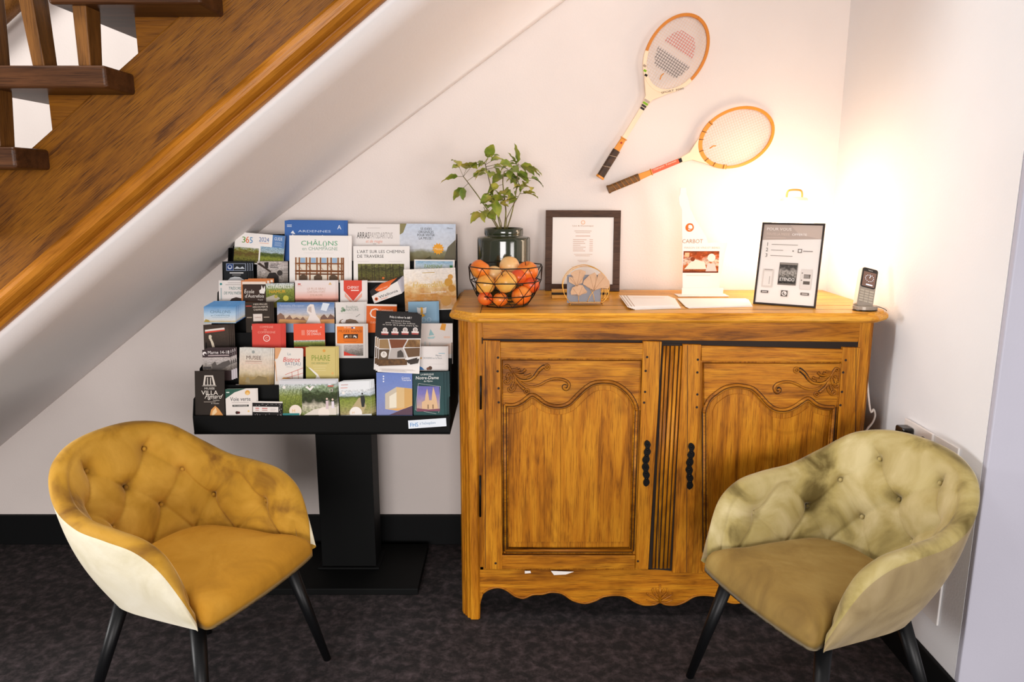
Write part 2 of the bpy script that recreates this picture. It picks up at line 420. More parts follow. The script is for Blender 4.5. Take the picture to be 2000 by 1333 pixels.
for xx in (xl+.09,):
    m = MB(); m.box((xx-.001, topy+.004, ZT-.001), (xx+.001, -.06, ZT+.0004), WDARK); build('top_joint', m, cab)
# apron with the scalloped lower edge
ap = [(953, 1154.6), (972, 1150), (989, 1155), (1006, 1167), (1023, 1171), (1040, 1164), (1060, 1163), (1077, 1159), (1098, 1162), (1118, 1175), (1142, 1181), (1162, 1176), (1179, 1168), (1203, 1165), (1223, 1168), (1240, 1178), (1257, 1184), (1278, 1183.5), (1289, 1179)]
apc = [p for p in ap]+[(2578-a, b) for a, b in ap[::-1][1:]]
apl = [(943, 1162)]+apc+[(1635, 1162)]
sm = [(p.x, p.y) for p in smooth_path([(a, b, 0) for a, b in apl], 3)]
m = MB(); ppoly([(934, 1108), (934, 1200), (937, 1184)]+sm+[(1641, 1184), (1644, 1200), (1668, 1200), (1676, 1112)], YC+.006, .022, WX, m); build('apron', m, cab, bevel=.0015)
m = MB(); m.tube([C(a, b-2.2, YC+.005) for a, b in sm], .0036, WEDGE, 6); build('apron_bead', m, cab)
m = MB()
for sg in (-1, 1):
    for tr in ([(0, 1166), (4, 1158), (8, 1150)], [(2, 1170), (12, 1160), (15, 1152), (12, 1150)], [(3, 1174), (14, 1168), (24, 1162), (24, 1158)], [(3, 1178), (14, 1177), (26, 1172)]):
        P = smooth_path([C(1289+sg*a, b, YC+.004) for a, b in tr], 4); m.tube(P, .003, WEDGE, 6, radii=[.0035*(1-.5*i/len(P)) for i in range(len(P))])
m.tube([C(1289, 1178, YC+.004), C(1289, 1142, YC+.005)], .004, WEDGE, 6)
build('shell_carving', m, cab)
m = MB(); m.box((XL+.03, -.5, zlo), (XRR-.03, -.12, zlo+.02), WDARK); build('bottom_board', m, cab)
# white paper corners showing under the left door
PAPER = mat('paper_white', '#efe9e2', .6)
m = MB(); ppoly([(1076, 1116), (1121, 1117.5), (1105, 1123), (1082, 1124)], YC-.010, .001, PAPER, m); m2 = m
solo('paper_sheet', m2, 'white paper corner sticking out under the left cabinet door, the larger of the two', 'paper', C(1098, 1124, YC-.01))
m = MB(); ppoly([(1025, 1116), (1036, 1116), (1037, 1120), (1025, 1121)], YC-.010, .001, PAPER, m)
solo('paper_sheet', m, 'tiny white paper scrap sticking out under the left door of the buffet', 'paper', C(1030, 1121, YC-.01))

def offset(poly, d):
    """inset a closed clockwise-or-not 2D pixel outline by d pixels"""
    n = len(poly); ar = sum(poly[i][0]*poly[(i+1) % n][1]-poly[(i+1) % n][0]*poly[i][1] for i in range(n)); sg = 1 if ar > 0 else -1; out = []
    for i in range(n):
        a = Vector(poly[i-1]); b = Vector(poly[i]); c = Vector(poly[(i+1) % n]); t1 = (b-a).normalized(); t2 = (c-b).normalized()
        n1 = Vector((-t1.y, t1.x)); n2 = Vector((-t2.y, t2.x)); q = (n1+n2)
        q = q.normalized() if q.length > 1e-6 else n1
        c_ = max(.55, q.dot(n1)); out.append(tuple(b+q*(sg*d/c_)))
    return out
def clipx(poly, x, left):
    out = []; n = len(poly)
    for i in range(n):
        a = poly[i]; b = poly[(i+1) % n]; ia = (a[0] <= x) == left; ib = (b[0] <= x) == left
        if ia: out.append(a)
        if ia != ib:
            t = (x-a[0])/(b[0]-a[0]); out.append((x, a[1]+(b[1]-a[1])*t))
    return out
def door(name_label, q, arch, bot, stile, rail, carve, split, pegs, hgx, joint):
    """q: outer corners TL TR BR BL; arch: traced bead from left to right; bot: bottom y of the bead"""
    yd = YC-.010; th = .018
    d = MB(); ppoly(q, yd+th-.004, .006, WZ, d)
    slab = build('door', d, cab); slab['label'] = name_label
    TL, TR, BR, BL = q; (sl0, sl1), (sr0, sr1) = stile
    s0 = sl1; s1 = sr0; t1 = rail[0]; b0 = rail[1]
    m = MB(); ppoly([TL, (sl1, TL[1]+1), (sl1+BL[0]-TL[0]+3, BL[1]), BL], yd, th, WZ, m); build('stile', m, slab, bevel=.0018)
    m = MB(); ppoly([(sr0, TR[1]-1), TR, BR, (sr1, BR[1]-1)], yd, th, WZ, m); build('stile', m, slab, bevel=.0018)
    m = MB(); ppoly([(s0, TL[1]+3), (s1, TR[1]+3), (s1-.5, t1+1.5), (s0, t1)], yd+.002, th-.003, WX, m); build('rail', m, slab, bevel=.0018)
    m = MB(); ppoly([(s0+2, b0), (sr1, b0+1), (sr1-1, BR[1]-1.5), (s0+2, BL[1]-1)], yd+.002, th-.003, WX, m); build('rail', m, slab, bevel=.0018)
    # carved board above the arch
    A = [(p.x, p.y) for p in smooth_path([(a, b, 0) for a, b in arch], 4)]
    m = MB(); ppoly([(s0+3, t1+4), (s1-4, t1+5)]+[(s1-5, A[-1][1])]+A[::-1]+[(s0+3, A[0][1])], yd+.0045, th-.006, WX, m); build('carved_board', m, slab, bevel=.001)
    # bead and inner cove follow the opening
    L = (A[0][0], A[0][1]); R = A[-1]; xb0, xb1 = L[0]+1, R[0]-carve
    loop = [(xb0, bot)]+A+[(xb1, bot)]
    m = MB()
    def pl(pts, y): return [C(a, b, y) for a, b in pts]
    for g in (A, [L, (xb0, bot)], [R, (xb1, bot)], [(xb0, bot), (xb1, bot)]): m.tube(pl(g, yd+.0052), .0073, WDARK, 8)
    m.tube(pl(A, yd+.001), .0052, WEDGE, 8); m.tube(pl([L, (xb0, bot)], yd+.002), .0048, WEDGE, 8)
    m.tube(pl([R, (xb1, bot)], yd+.002), .0048, WEDGE, 8); m.tube(pl([(xb0, bot), (xb1, bot)], yd+.002), .0052, WEDGE, 8)
    build('panel_moulding', m, slab)
    inn = offset(loop, 4.5); m = MB(); m.tube(pl(inn, yd+.006), .0042, WEDGE, 6, closed=True)
    fr = [(s0+4, t1+4), (s1-4, t1+5), (sr1-6, bot+8), (s0+6, bot+8)]; m.tube(pl(fr, yd+.003), .0022, WEDGE, 5, closed=True); build('panel_fillet', m, slab)
    # two raised boards
    fld = offset(loop, .01); fin = offset(loop, 17)
    for lf in (True, False):
        P = clipx(fld, split-.6 if lf else split+.6, lf); Q = clipx(fin, split-.6 if lf else split+.6, lf)
        m = MB(); ppoly(P, yd+.0135, .004, WZ, m); ppoly(Q, yd+.0105, .004, WZ, m); build('panel_board', m, slab)
    # pegs
    for a, b in pegs:
        m = MB(); c = C(a, b, yd-.0004); m.prism([c+Vector((.0042*math.cos(t*PI/5), 0, .0042*math.sin(t*PI/5))) for t in range(10)], (0, .002, 0), WDARK); build('peg', m, slab)
    for xx in joint:
        m = MB(); m.add([C(xx-.5, TL[1]+2, yd-.0003), C(xx-.5-(2 if xx > 1000 else 0), BL[1]-2, yd-.0003), C(xx+.5-(2 if xx > 1000 else 0), BL[1]-2, yd-.0003), C(xx+.5, TL[1]+2, yd-.0003)], [(0, 1, 2, 3)], WDARK); build('scratched_line', m, slab)
    return slab
archL = [(986, 791), (1005, 791), (1020.5, 784), (1033, 774), (1041, 771.7), (1051, 777), (1064, 787), (1079, 792.6), (1097, 793), (1112, 787), (1127.6, 771.7), (1143, 757.7), (1158, 748.7), (1176, 745.7), (1196.5, 747.5), (1214, 756), (1229.6, 770.4), (1240, 787), (1243.6, 802)]
archR = [(1375, 806), (1377.5, 795), (1385, 780), (1397.5, 769), (1415, 757.5), (1435, 753), (1452, 754), (1470, 759), (1485, 772.5), (1500, 789), (1515, 799), (1532.5, 801), (1550, 795), (1565, 785), (1575, 779), (1582.5, 780), (1595, 790), (1610, 795), (1629, 796)]
dl = door('left door of the buffet', [(943, 665.5), (1293, 668), (1266, 1113), (944, 1113)], archL, 1076, ((943, 977), (1256, 1241)), (700, 1085), 9, 1095,
          [(972.6, 699), (972, 725.7), (973.7, 759), (974, 786.5), (1264, 698), (1261, 725), (1260, 766), (1258, 787), (968, 1101), (1246, 1097)], 0, (948, 1288))
dr = door('right door of the buffet', [(1334, 673), (1681, 680), (1650, 1122), (1313, 1120)], archR, 1080, ((1334, 1370), (1646, 1618)), (706, 1090), 22, 1508,
          [(1363, 703), (1362, 728), (1362, 771), (1361, 796), (1652, 704), (1647, 728), (1644.5, 766), (1641.5, 792)], 0, (1343, 1672))
# fluted meeting piece between the doors
m = MB()
for a, a2, r in ((1298, 1276, .0045), (1305, 1283, .0052), (1313.5, 1291, .0062), (1322, 1299, .0058), (1330, 1306, .0045)):
    m.tube([C(a, 676, YC-.003), C(a2, 1110, YC-.003)], r, WZ, 10)
m.prism([C(1293, 671), C(1334, 672), C(1313, 1116), C(1267, 1112)], (0, .006, 0), WDARK)
build('fluted_moulding', m, cab)
# scroll carving
def scroll(door_o, f):
    m = MB(); yc = YC-.0065
    def w(pts, r0, r1, n=5):
        P = smooth_path([C(*f(940+a/11.1, 690+b/11.1), yc) for a, b in pts], n); k_ = len(P)-1
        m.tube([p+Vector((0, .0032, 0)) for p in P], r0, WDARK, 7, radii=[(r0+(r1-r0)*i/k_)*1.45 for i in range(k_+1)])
        m.tube(P, r0, WEDGE, 7, radii=[r0+(r1-r0)*i/k_ for i in range(k_+1)])
    def ring(a, b, r):
        w([(a+r*math.cos(t*PI/4), b+r*math.sin(t*PI/4)) for t in range(9)], .003, .003, 2); c = C(*f(940+a/11.1, 690+b/11.1), yc); m.ball(c, .0035, WEDGE, u=8, w=6)
    w([(600, 330), (680, 430), (760, 530), (850, 590), (960, 600), (1080, 570), (1170, 490), (1240, 390), (1330, 310), (1372, 295)], .0025, .006); ring(1425, 305, 52)
    w([(700, 450), (780, 560), (880, 650), (1000, 710), (1130, 725), (1270, 690), (1420, 610), (1560, 565), (1700, 565), (1830, 600), (1900, 670), (1890, 750), (1840, 790), (1790, 755), (1800, 715), (1838, 725)], .0025, .0055)
    w([(720, 500), (760, 610), (830, 700), (930, 785)], .0025, .005); ring(985, 830, 48)
    w([(640, 400), (665, 500), (645, 600), (580, 670), (515, 640), (525, 600), (560, 615)], .0025, .0035)
    w([(720, 560), (755, 680), (725, 780), (660, 840), (600, 820), (590, 770), (632, 760), (640, 792)], .0025, .0038)
    w([(690, 440), (620, 330), (570, 265), (520, 280), (512, 312), (548, 328), (562, 298)], .004, .0028)
    for q in ([(650, 360), (740, 350), (790, 345)], [(660, 370), (780, 385), (850, 360)], [(670, 385), (800, 420), (900, 410), (960, 350)], [(700, 420), (830, 475), (930, 470)], [(740, 450), (860, 500), (980, 500), (1080, 465)], [(790, 500), (900, 540), (990, 535)], [(610, 430), (570, 460), (560, 540)], [(620, 470), (590, 520), (575, 580)], [(700, 620), (680, 680), (660, 730)]):
        w(q, .003, .0045, 3)
    o = build('scroll_carving', m, door_o); return o
scroll(dl, lambda a, b: (a, b)); scroll(dr, lambda a, b: (2624-a, b+6))
# iron escutcheons
IRON = mat('black_iron', '#0b0a09', .45, .6)
def escutcheon(cx, y0, y1, lean, dobj):
    m = MB(); N_ = 40; L_ = []; R_ = []; rr = random.Random(3)
    for i in range(N_+1):
        t = i/N_; hw = (2.6+3.4*abs(math.sin(t*PI*6))+1.2*math.sin(PI*t)) if 0 < i < N_ else .6
        x = cx-lean*t+1.5*math.sin(t*9); L_.append((x-hw, y0+(y1-y0)*t)); R_.append((x+hw, y0+(y1-y0)*t))
    P = L_+R_[::-1]; m.prism([C(a, b, YC-.0155) for a, b in P], (0, .0045, 0), IRON)
    for i in range(3, N_-2, 5): m.ball(C(L_[i][0]*.5+R_[i][0]*.5, L_[i][1], YC-.0165), .004, IRON, u=8, w=6)
    build('escutcheon', m, dobj)
escutcheon(1264, 861, 951, 3, dl); escutcheon(1350, 866, 957, 4, dr)
for (a, b, c_) in ((939, 735, 800), (938, 930, 1010)):
    m = MB(); m.tube([C(a, b, YC-.006), C(a, c_, YC-.006)], .0035, IRON, 8); build('hinge', m, dl)
# ================================================================== lamp on the buffet
SHADE = mat('lamp_opal_shade', '#fff3e0', .5); N_, L_, B_ = nodes(SHADE)
B_.inputs['Emission Color'].default_value = (1, .80, .60, 1); B_.inputs['Emission Strength'].default_value = 7
LMET = mat('lamp_pale_metal', '#e9d7c0', .35, .4)
lc = Vector((1.035, -.215, ZT)); lt = thing('table_lamp', 'glowing white lantern lamp with a small carrying handle, behind the easel sign on the buffet', 'lamp', lc)
m = MB(); m.lathe([(.02, .0), (.075, .0), (.078, .006), (.078, .014), (.03, .018)], lc, LMET); build('lamp_base', m, lt)
m = MB(); m.lathe([(.03, .016), (.07, .02), (.078, .04), (.080, .16), (.076, .26), (.062, .322), (.045, .350), (.03, .354)], lc, SHADE); build('lamp_shade', m, lt)
m = MB(); m.lathe([(.001, .352), (.047, .352), (.048, .358), (.04, .364), (.001, .366)], lc, LMET); build('lamp_cap', m, lt)
hz = lc.z+.362; m = MB(); m.tube(smooth_path([(lc.x-.028, lc.y, hz), (lc.x-.027, lc.y, hz+.018), (lc.x-.018, lc.y, hz+.028), (lc.x+.018, lc.y, hz+.028), (lc.x+.027, lc.y, hz+.018), (lc.x+.028, lc.y, hz)], 5), .0035, mat('lamp_handle_brass', '#c98a3c', .35, .5), 8); build('handle', m, lt)
pl_ = bpy.data.lights.new('lamp_bulb', 'POINT'); pl_.energy = 3.6; pl_.color = (1, .74, .53); pl_.shadow_soft_size = .09
po = bpy.data.objects.new('lamp_bulb', pl_); COL.objects.link(po); po.location = lc+Vector((-.09, -.085, .42)); 

# ================================================================== leaning picture frame
def frame_thing(name, label, cat, corners, y, lean, fw, fm, pm, art, depth=.014, back=None):
    """corners TL TR BR BL photo pixels; leaning plane through the bottom edge on the table"""
    bl = atZ(*corners[3], ZT); br = atZ(*corners[2], ZT)
    R = (br-bl); R.z = 0; W0 = R.length; R.normalize(); bk = Vector((-R.y, R.x, 0))
    U = (Vector((0, 0, 1))*math.cos(lean)+bk*math.sin(lean)); Nn = R.cross(U)
    tl = atP(*corners[0], bl, Nn); tr = atP(*corners[1], bl, Nn)
    Hh = ((tl-bl).dot(U)+(tr-bl).dot(U))/2; W = (W0+(tr-tl).length)/2
    c = (bl+br)/2; bl = c-R*W/2+Vector((0, 0, .001)); t = thing(name, label, cat, tuple(bl.lerp(bl+R*W, .5)))
    def P(u, v, d): return bl+R*u+U*v-Nn*d
    m = MB()
    for a, b, c_, d in ((0, 0, W, fw), (0, Hh-fw, W, Hh), (0, fw, fw, Hh-fw), (W-fw, fw, W, Hh-fw)):
        m.prism([P(a, b, 0), P(c_, b, 0), P(c_, d, 0), P(a, d, 0)], -Nn*depth, fm)
    build('frame_border', m, t, bevel=.001)
    m = MB(); m.prism([P(fw*.8, fw*.8, .004), P(W-fw*.8, fw*.8, .004), P(W-fw*.8, Hh-fw*.8, .004), P(fw*.8, Hh-fw*.8, .004)], -Nn*.004, pm)
    A = Art(m, P(fw, Hh-fw, .004), R, -U, W-2*fw, Hh-2*fw); A.N = Nn; A.run(art); build('poster', m, t)
    m = MB(); m.prism([P(W*.42, .02, depth+.001), P(W*.58, .02, depth+.001), P(W*.55, Hh*.72, depth+.001), P(W*.45, Hh*.72, depth+.001)], -Nn*.003, mat('frame_back', '#2a2421', .8)); 
    m.prism([P(W*.45, Hh*.6, depth), P(W*.55, Hh*.6, depth), P(W*.56, Hh*.6, depth+.003), P(W*.44, Hh*.6, depth+.003)], (0, 0, .004), MC['frame_back']); build('back_strut', m, t)
    return t
FBR = wood('frame_brown_wood', '#3b2618', '#4f3524', '#5c402d', rough=.5, knots=.1)
lines = [('t', 'Lise & Dominique', .5, .135, .02, '#b5865e', 'c', .34), ('c', .5, .075, .035, '#e9b183'), ('c', .5, .075, .025, '#efe4d9'),
         ('r', .36, .2, .64, .207, '#c9a58b'), ('r', .38, .225, .62, .231, '#c9a58b'), ('r', .38, .275, .62, .282, '#c98f6d')]
for i in range(7): lines += [('r', .34, .33+i*.028, .34+(.22, .18, .2, .12, .21, .17, .2)[i], .336+i*.028, '#c79a80'), ('r', .61, .33+i*.028, .665, .336+i*.028, '#c79a80')]
lines += [('r', .36, .55, .66, .555, '#c9a58b'), ('r', .38, .572, .62, .577, '#c9a58b'), ('r', .42, .64, .6, .645, '#c9a58b'), ('r', .44, .66, .58, .665, '#c9a58b'), ('r', .32, .74, .7, .744, '#c9a58b')]
frame_thing('picture_frame', 'dark brown wooden frame with a printed price list, leaning against the wall', 'picture frame', [(1057, 410), (1199, 413), (1212, 570), (1062, 568.5)], 0, math.radians(6.5), .027, FBR, mat('paper_matte', '#efe8e1', .6), lines, depth=.018)
POR = photo('print_portrait', [(0, '#2c2a28'), (.3, '#6b6660'), (.6, '#b9b2aa'), (.85, '#4c4844')], .4, 6, .6, 12)
sign = [('p', [(0, 0), (1, 0), (1, .17), (0, .2)], '#b9a79c'), ('p', [(.45, 0), (1, 0), (1, .17), (.62, .12)], '#c7b4a8'), ('t', 'POUR VOUS', .06, .075, .035, '#f2ebe4', 'l', .42, 0, .01),
        ('t', 'TOUTE LA PRESSE', .06, .135, .028, '#d9c6b8', 'l', .4), ('t', 'OFFERTE', .5, .135, .028, '#f7f2ee', 'l', .25, 0, .02), ('r', .06, .165, .4, .17, '#d9c6b8'),
        ('t', '1', .1, .275, .045, '#6c625c', 'c', None, 0, .01), ('t', '2', .1, .345, .045, '#6c625c', 'c', None, 0, .01), ('t', '3', .1, .415, .045, '#6c625c', 'c', None, 0, .01),
        ('r', .17, .25, .62, .258, '#a59a92'), ('r', .17, .322, .38, .33, '#a59a92'), ('r', .17, .392, .55, .4, '#a59a92'), ('c', .55, .33, .012, '#6c625c'), ('r', .63, .30, .70, .35, '#8a8079'), ('c', .665, .325, .022, '#f1ece8'), ('r', .72, .322, .88, .332, '#8a8079'),
        ('r', .35, .48, .66, .76, '#6e665f'), ('r', .36, .5, .65, .74, 'print_portrait'), ('t', 'ETENDO', .505, .71, .04, '#f4f0ec', 'c', .25, 0, .02), ('r', .36, .485, .65, .505, '#8f867e'),
        ('r', .08, .57, .26, .80, '#d6ccc4'), ('r', .1, .575, .24, .58, '#5b534d'), ('r', .10, .60, .24, .78, '#e6dfd8'), ('r', .2, .66, .21, .76, '#a59a92'),
        ('r', .73, .55, .91, .80, '#ddd5ce'), ('r', .78, .615, .89, .665, '#5f5750'), ('r', .78, .70, .89, .74, '#5f5750'), ('c', .75, .6, .01, '#6c625c'), ('c', .75, .69, .01, '#6c625c'), ('lines', .76, .62, .88, .66, 3, '#cfc6be'),
        ('r', .08, .845, .21, .875, '#5b524c'), ('r', .43, .83, .54, .905, '#5b524c'), ('c', .485, .867, .042, '#e9e2dc'), ('c', .485, .867, .026, '#5b524c'), ('c', .493, .862, .016, '#e9e2dc'), ('r', .76, .845, .9, .875, '#5b524c'), ('r', .1, .855, .19, .865, '#d9d0c8'), ('r', .78, .855, .88, .865, '#d9d0c8')]
frame_thing('easel_sign', 'thin black framed notice headed POUR VOUS, standing tilted before the lamp', 'sign', [(1508, 436), (1632, 437), (1593, 603), (1470, 594)], 0, math.radians(14), .0065, mat('frame_black', '#2a1a0e', .4), mat('paper_matte', '#efe8e1', .6), sign, depth=.008)
# ---------------- clear bottle shaped counter display
acr = mat('clear_acrylic_print', '#fbf3ec', .25, 0, Alpha=1.0)
cp0 = atZ(1367, 578, ZT); yb = cp0.y
t = thing('counter_display', 'white bottle-shaped display card with orange logo in a clear stand, in front of the wall', 'sign', tuple(cp0))
def B2(a, b, y=yb): return atY(1180+a/4.76, 340+b/4.76, y)
m = MB(); out = [(730, 1150), (726, 650), (722, 330), (700, 280), (692, 215), (706, 190), (710, 130), (762, 130), (768, 190), (782, 225), (800, 320), (845, 420), (900, 500), (950, 590), (965, 640), (1145, 640), (1110, 800), (1062, 1105), (1060, 1150)]
m.prism([B2(a, b) for a, b in out], (0, .003, 0), acr)
W_ = (B2(1145, 0)-B2(722, 0)).length; tl = B2(722, 440); Hh = (B2(722, 440)-B2(722, 1110)).length
POS = photo('print_bar_scene', [(0, '#7a3206'), (.3, '#d9722a'), (.5, '#f3d9c0'), (.75, '#c85a18'), (1, '#8a3a0a')], .5, 7, .5, 10)
A = Art(m, tl, (1, 0, 0), (0, 0, -1), W_, Hh); A.N = Vector((0, -1, 0))
A.run([('c', .18, .085, .095, '#e0701c'), ('c', .185, .085, .06, '#fbf3ec'), ('t', 'C', .185, .115, .085, '#d86a1a', 'c'), ('p', [(.085, .085), (.15, .04), (.15, .13)], '#e0701c'),
       ('t', 'CARBOT', .26, .30, .055, '#b98a64', 'c', .46, .0), ('t', 'MAISON DE VINS ET BIERES', .48, .375, .025, '#d9b69b', 'c', .8),
       ('r', .07, .41, .87, .71, 'print_bar_scene'), ('p', [(.1, .66), (.3, .52), (.55, .56), (.6, .66)], '#f6e2cf'), ('c', .7, .5, .09, '#f6e6d8'), ('p', [(.58, .7), (.62, .58), (.78, .58), (.84, .7)], '#f0c9c0'),
       ('r', .1, .43, .2, .49, '#f4b98a'), ('r', .36, .43, .46, .5, '#a8430c'), ('c', .28, .52, .05, '#8a3a0a'), ('r', .07, .69, .87, .71, '#6b2c08'), ('r', .15, .745, .7, .75, '#e0bfa6')])
build('display_card', m, t)
m = MB(); m.box((cp0.x-.09, yb-.035, ZT+.0005), (cp0.x+.10, yb+.03, ZT+.004), acr); m.box((cp0.x-.07, yb-.006, ZT+.004), (cp0.x+.085, yb-.003, ZT+.03), acr); build('display_foot', m, t, bevel=.001)
# ---------------- papers on the buffet
def sheets(label, cat, px, n, dx, group, base_col='#f6f1ec', art=None, name='paper_booklet', dz=.0022):
    c4 = [atZ(*q, ZT) for q in px]
    for i in range(n):
        o = Vector((dx[0]*i, dx[1]*i, dz*i)); m = MB()
        P = [p+o+Vector((0, 0, .0004)) for p in c4]; m.prism(P[::-1], (0, 0, dz*.8), mat('sheet_'+base_col.strip('#'), base_col, .5))
        if art and i == n-1:
            for it in art:
                u0_, v0_, u1_, v1_, c_ = it
                def Q(u, v): return (P[0]*(1-u)*(1-v)+P[1]*u*(1-v)+P[2]*u*v+P[3]*(1-u)*v)+Vector((0, 0, dz*.8+.0003))
                m.add([Q(u0_, v0_), Q(u1_, v0_), Q(u1_, v1_), Q(u0_, v1_)], [(0, 1, 2, 3)], ink(c_))
        c = (P[0]+P[2])/2; c.z = P[0].z
        lb = label if i == n-1 else label.replace('topmost', 'lower')
        solo(name, m, lb if i == n-1 else label.replace('topmost', 'one of those under the top'), cat, tuple(c), group)
stripes = [(.02, .0, .035, 1, '#b08f78'), (.08, 0, .095, 1, '#b08f78'), (.14, 0, .155, 1, '#b08f78'), (.25, .2, .9, .26, '#efe3d8')]
sheets('white booklet in the fanned stack before the display card, topmost', 'booklet', [(1222, 583), (1318, 584), (1330, 603), (1240, 606)], 5, (-.006, .0, 0), 'booklets fanned on the buffet', art=stripes)
sheets('loose white sheet right of the booklets, topmost', 'paper', [(1328, 586), (1462, 586), (1470, 600), (1345, 603)], 3, (-.004, .003, 0), 'loose sheets on the buffet', name='paper_sheet', dz=.0015)
# ---------------- little wooden ruler block behind the card holder
a = atZ(1078, 584, ZT); wl = atZ(1190, 584, ZT).x-a.x
m = MB(); WL = wood('pale_wood', '#b07420', '#d89a3a', '#e8b050', rough=.4, knots=.1); m.box((a.x, a.y, ZT+.0005), (a.x+wl, a.y+.05, ZT+.013), WL); m.box((a.x, a.y+.014, ZT+.013), (a.x+wl, a.y+.03, ZT+.02), MC['oak_dark_joint']); m.box((a.x, a.y+.022, ZT+.013), (a.x+wl, a.y+.05, ZT+.030), WL)
solo('wooden_card_rail', m, 'small pale wooden slotted block lying behind the gold card holder', 'wooden block', tuple(a+Vector((wl/2, .025, 0))), bevel=.001)
# ---------------- gold ginkgo holder
GOLD = mat('gold_wire', '#e0a850', .3, .85); GLEAF = noisy('gold_leaf_plate', [(.3, '#bf9670'), (.7, '#cfa680')], 30, .5, Metallic=.05)
yc = -.44
def G(a, b, y=yc): return atY(1080+a/12.12, 500+b/12.12, y)
gt = thing('card_holder', 'gold wire card holder decorated with ginkgo leaves, beside the fruit bowl', 'card holder', (G(770, 1140).x, yc, ZT))
rim = [(400, 1120), (300, 1000), (245, 860), (230, 700), (270, 560), (360, 430), (480, 335), (620, 280), (780, 262), (930, 300), (1070, 370), (1190, 470), (1280, 590), (1320, 720), (1310, 870), (1265, 1010), (1170, 1120)]
zoff = ZT-G(770, 1150).z+.006
def GV(a, b, y): p = G(a, b); return Vector((p.x, y, max(p.z+zoff*1.0, ZT+.005)))
for y in (yc-.012, yc+.028):
    m = MB(); m.tube([GV(*p, y) for p in rim] if False else [Vector((q.x, y, max(q.z+zoff, ZT+.004))) for q in [G(p.x, p.y) for p in smooth_path([(a, b, 0) for a, b in rim], 3)]], .0013, GOLD, 6, closed=True); build('wire_hoop', m, gt)
m = MB()
for a in (400, 1170):
    p = GV(a, 1135, yc); m.tube([Vector((p.x, yc-.012, ZT+.005)), Vector((p.x, yc+.028, ZT+.005))], .0013, GOLD, 6)
    for y in (yc-.012, yc+.028): m.ball((p.x, y, ZT+.003), .003, GOLD, u=8, w=6)
for q in ([(600, 960), (600, 1110)], [(850, 760), (930, 900), (975, 1110)], [(965, 840), (880, 950), (800, 1110)], [(1160, 790), (1130, 1110)], [(1250, 790), (1215, 960), (1255, 1080)]): m.tube(smooth_path([GV(a, b, yc-.012) for a, b in q], 4), .001, GOLD, 5)
build('wire_base', m, gt)
for lf, nm in (([(560, 740), (370, 640), (370, 520), (480, 530), (400, 430), (520, 365), (640, 345), (760, 390), (770, 430), (700, 560), (690, 660), (600, 690)], 0), ([(960, 840), (800, 760), (700, 690), (720, 610), (860, 470), (980, 415), (1020, 470), (1035, 560), (1060, 450), (1130, 420), (1220, 500), (1320, 620), (1335, 720), (1300, 790), (1100, 790)], 1), ([(600, 970), (560, 930), (420, 940), (410, 870), (450, 770), (600, 700), (700, 720), (740, 790), (800, 860), (790, 900), (680, 930)], 2)):
    m = MB(); m.prism([GV(a, b, yc-.014) for a, b in lf], (0, .0012, 0), GLEAF); c0 = lf[0]
    for q in lf[2::2]: m.tube([GV(c0[0], c0[1], yc-.0145), GV(q[0]*.9+c0[0]*.1, q[1]*.9+c0[1]*.1, yc-.0145)], .0005, GLEAF, 4)
    build('ginkgo_leaf', m, gt)
for i in range(4):
    m = MB(); a = GV(330+i*8, 1120, 0); b = GV(1140+i*4, 480+i*25, 0); y = yc-.004+i*.007
    m.prism([(a.x, y, ZT+.007), (b.x, y, ZT+.007), (b.x-.001, y, b.z), (GV(330+i*8, 640, 0).x, y, b.z-.0)], (0, .003, 0), mat('card_blue_grey', '#85868f', .5))
    solo('paper_card', m, 'blue-grey printed card standing inside the gold ginkgo holder', 'card', ((a.x+b.x)/2, y, ZT+.007), 'blue-grey cards in the gold holder')
# ---------------- wire fruit bowl and fruit
WIRE = mat('black_wire', '#0d0c0b', .4, .3)
bc = Vector((-.022, -.452, ZT)); bowl = thing('wire_fruit_bowl', 'black geometric wire bowl heaped with apples, at the left end of the buffet', 'bowl', bc)
def ring(r, z, n, ph=0): return [bc+Vector((r*math.cos(2*PI*(i+ph)/n), r*math.sin(2*PI*(i+ph)/n), z)) for i in range(n)]
n = 10; r0 = ring(.075, .003, n, 0); r1 = ring(.103, .040, n, .5); r2 = ring(.122, .088, n, 0); r3 = ring(.130, .138, n, .5)
for R__, nm in ((r0, 'wire_ring'), (r1, 'wire_ring'), (r2, 'wire_ring'), (r3, 'wire_rim')):
    m = MB(); m.tube(R__, .0019, WIRE, 6, closed=True); build(nm, m, bowl)
for (A1, A2, s_) in ((r0, r1, 1), (r1, r2, 0), (r2, r3, 1)):
    m = MB(); P = []
    for i in range(n): P += ([A1[i], A2[i]] if s_ else [A2[i], A1[i]])
    m.tube(P, .0016, WIRE, 5, closed=True); build('wire_lattice', m, bowl)
m = MB(); m.tube([r0[0], r0[5]], .0012, WIRE, 5); m.tube([r0[2], r0[7]], .0012, WIRE, 5); build('wire_base', m, bowl)
def fruitmat(name, stops): return noisy(name, stops, 9, .32, detail=4, vscale=(1, 1, 1))
FM = {'o': fruitmat('apple_orange', [(.3, '#f7b050'), (.5, '#ee7c22'), (.7, '#d9501a')]), 'y': fruitmat('apple_yellow', [(.35, '#f0c060'), (.5, '#f2a844'), (.68, '#e4702a')]),
      'r': fruitmat('apple_red', [(.3, '#f08a30'), (.5, '#dc4a1c'), (.7, '#b52410')]), 'p': fruitmat('pear_pale', [(.35, '#f6dca0'), (.6, '#e8a860'), (.8, '#cf7a3a')])}
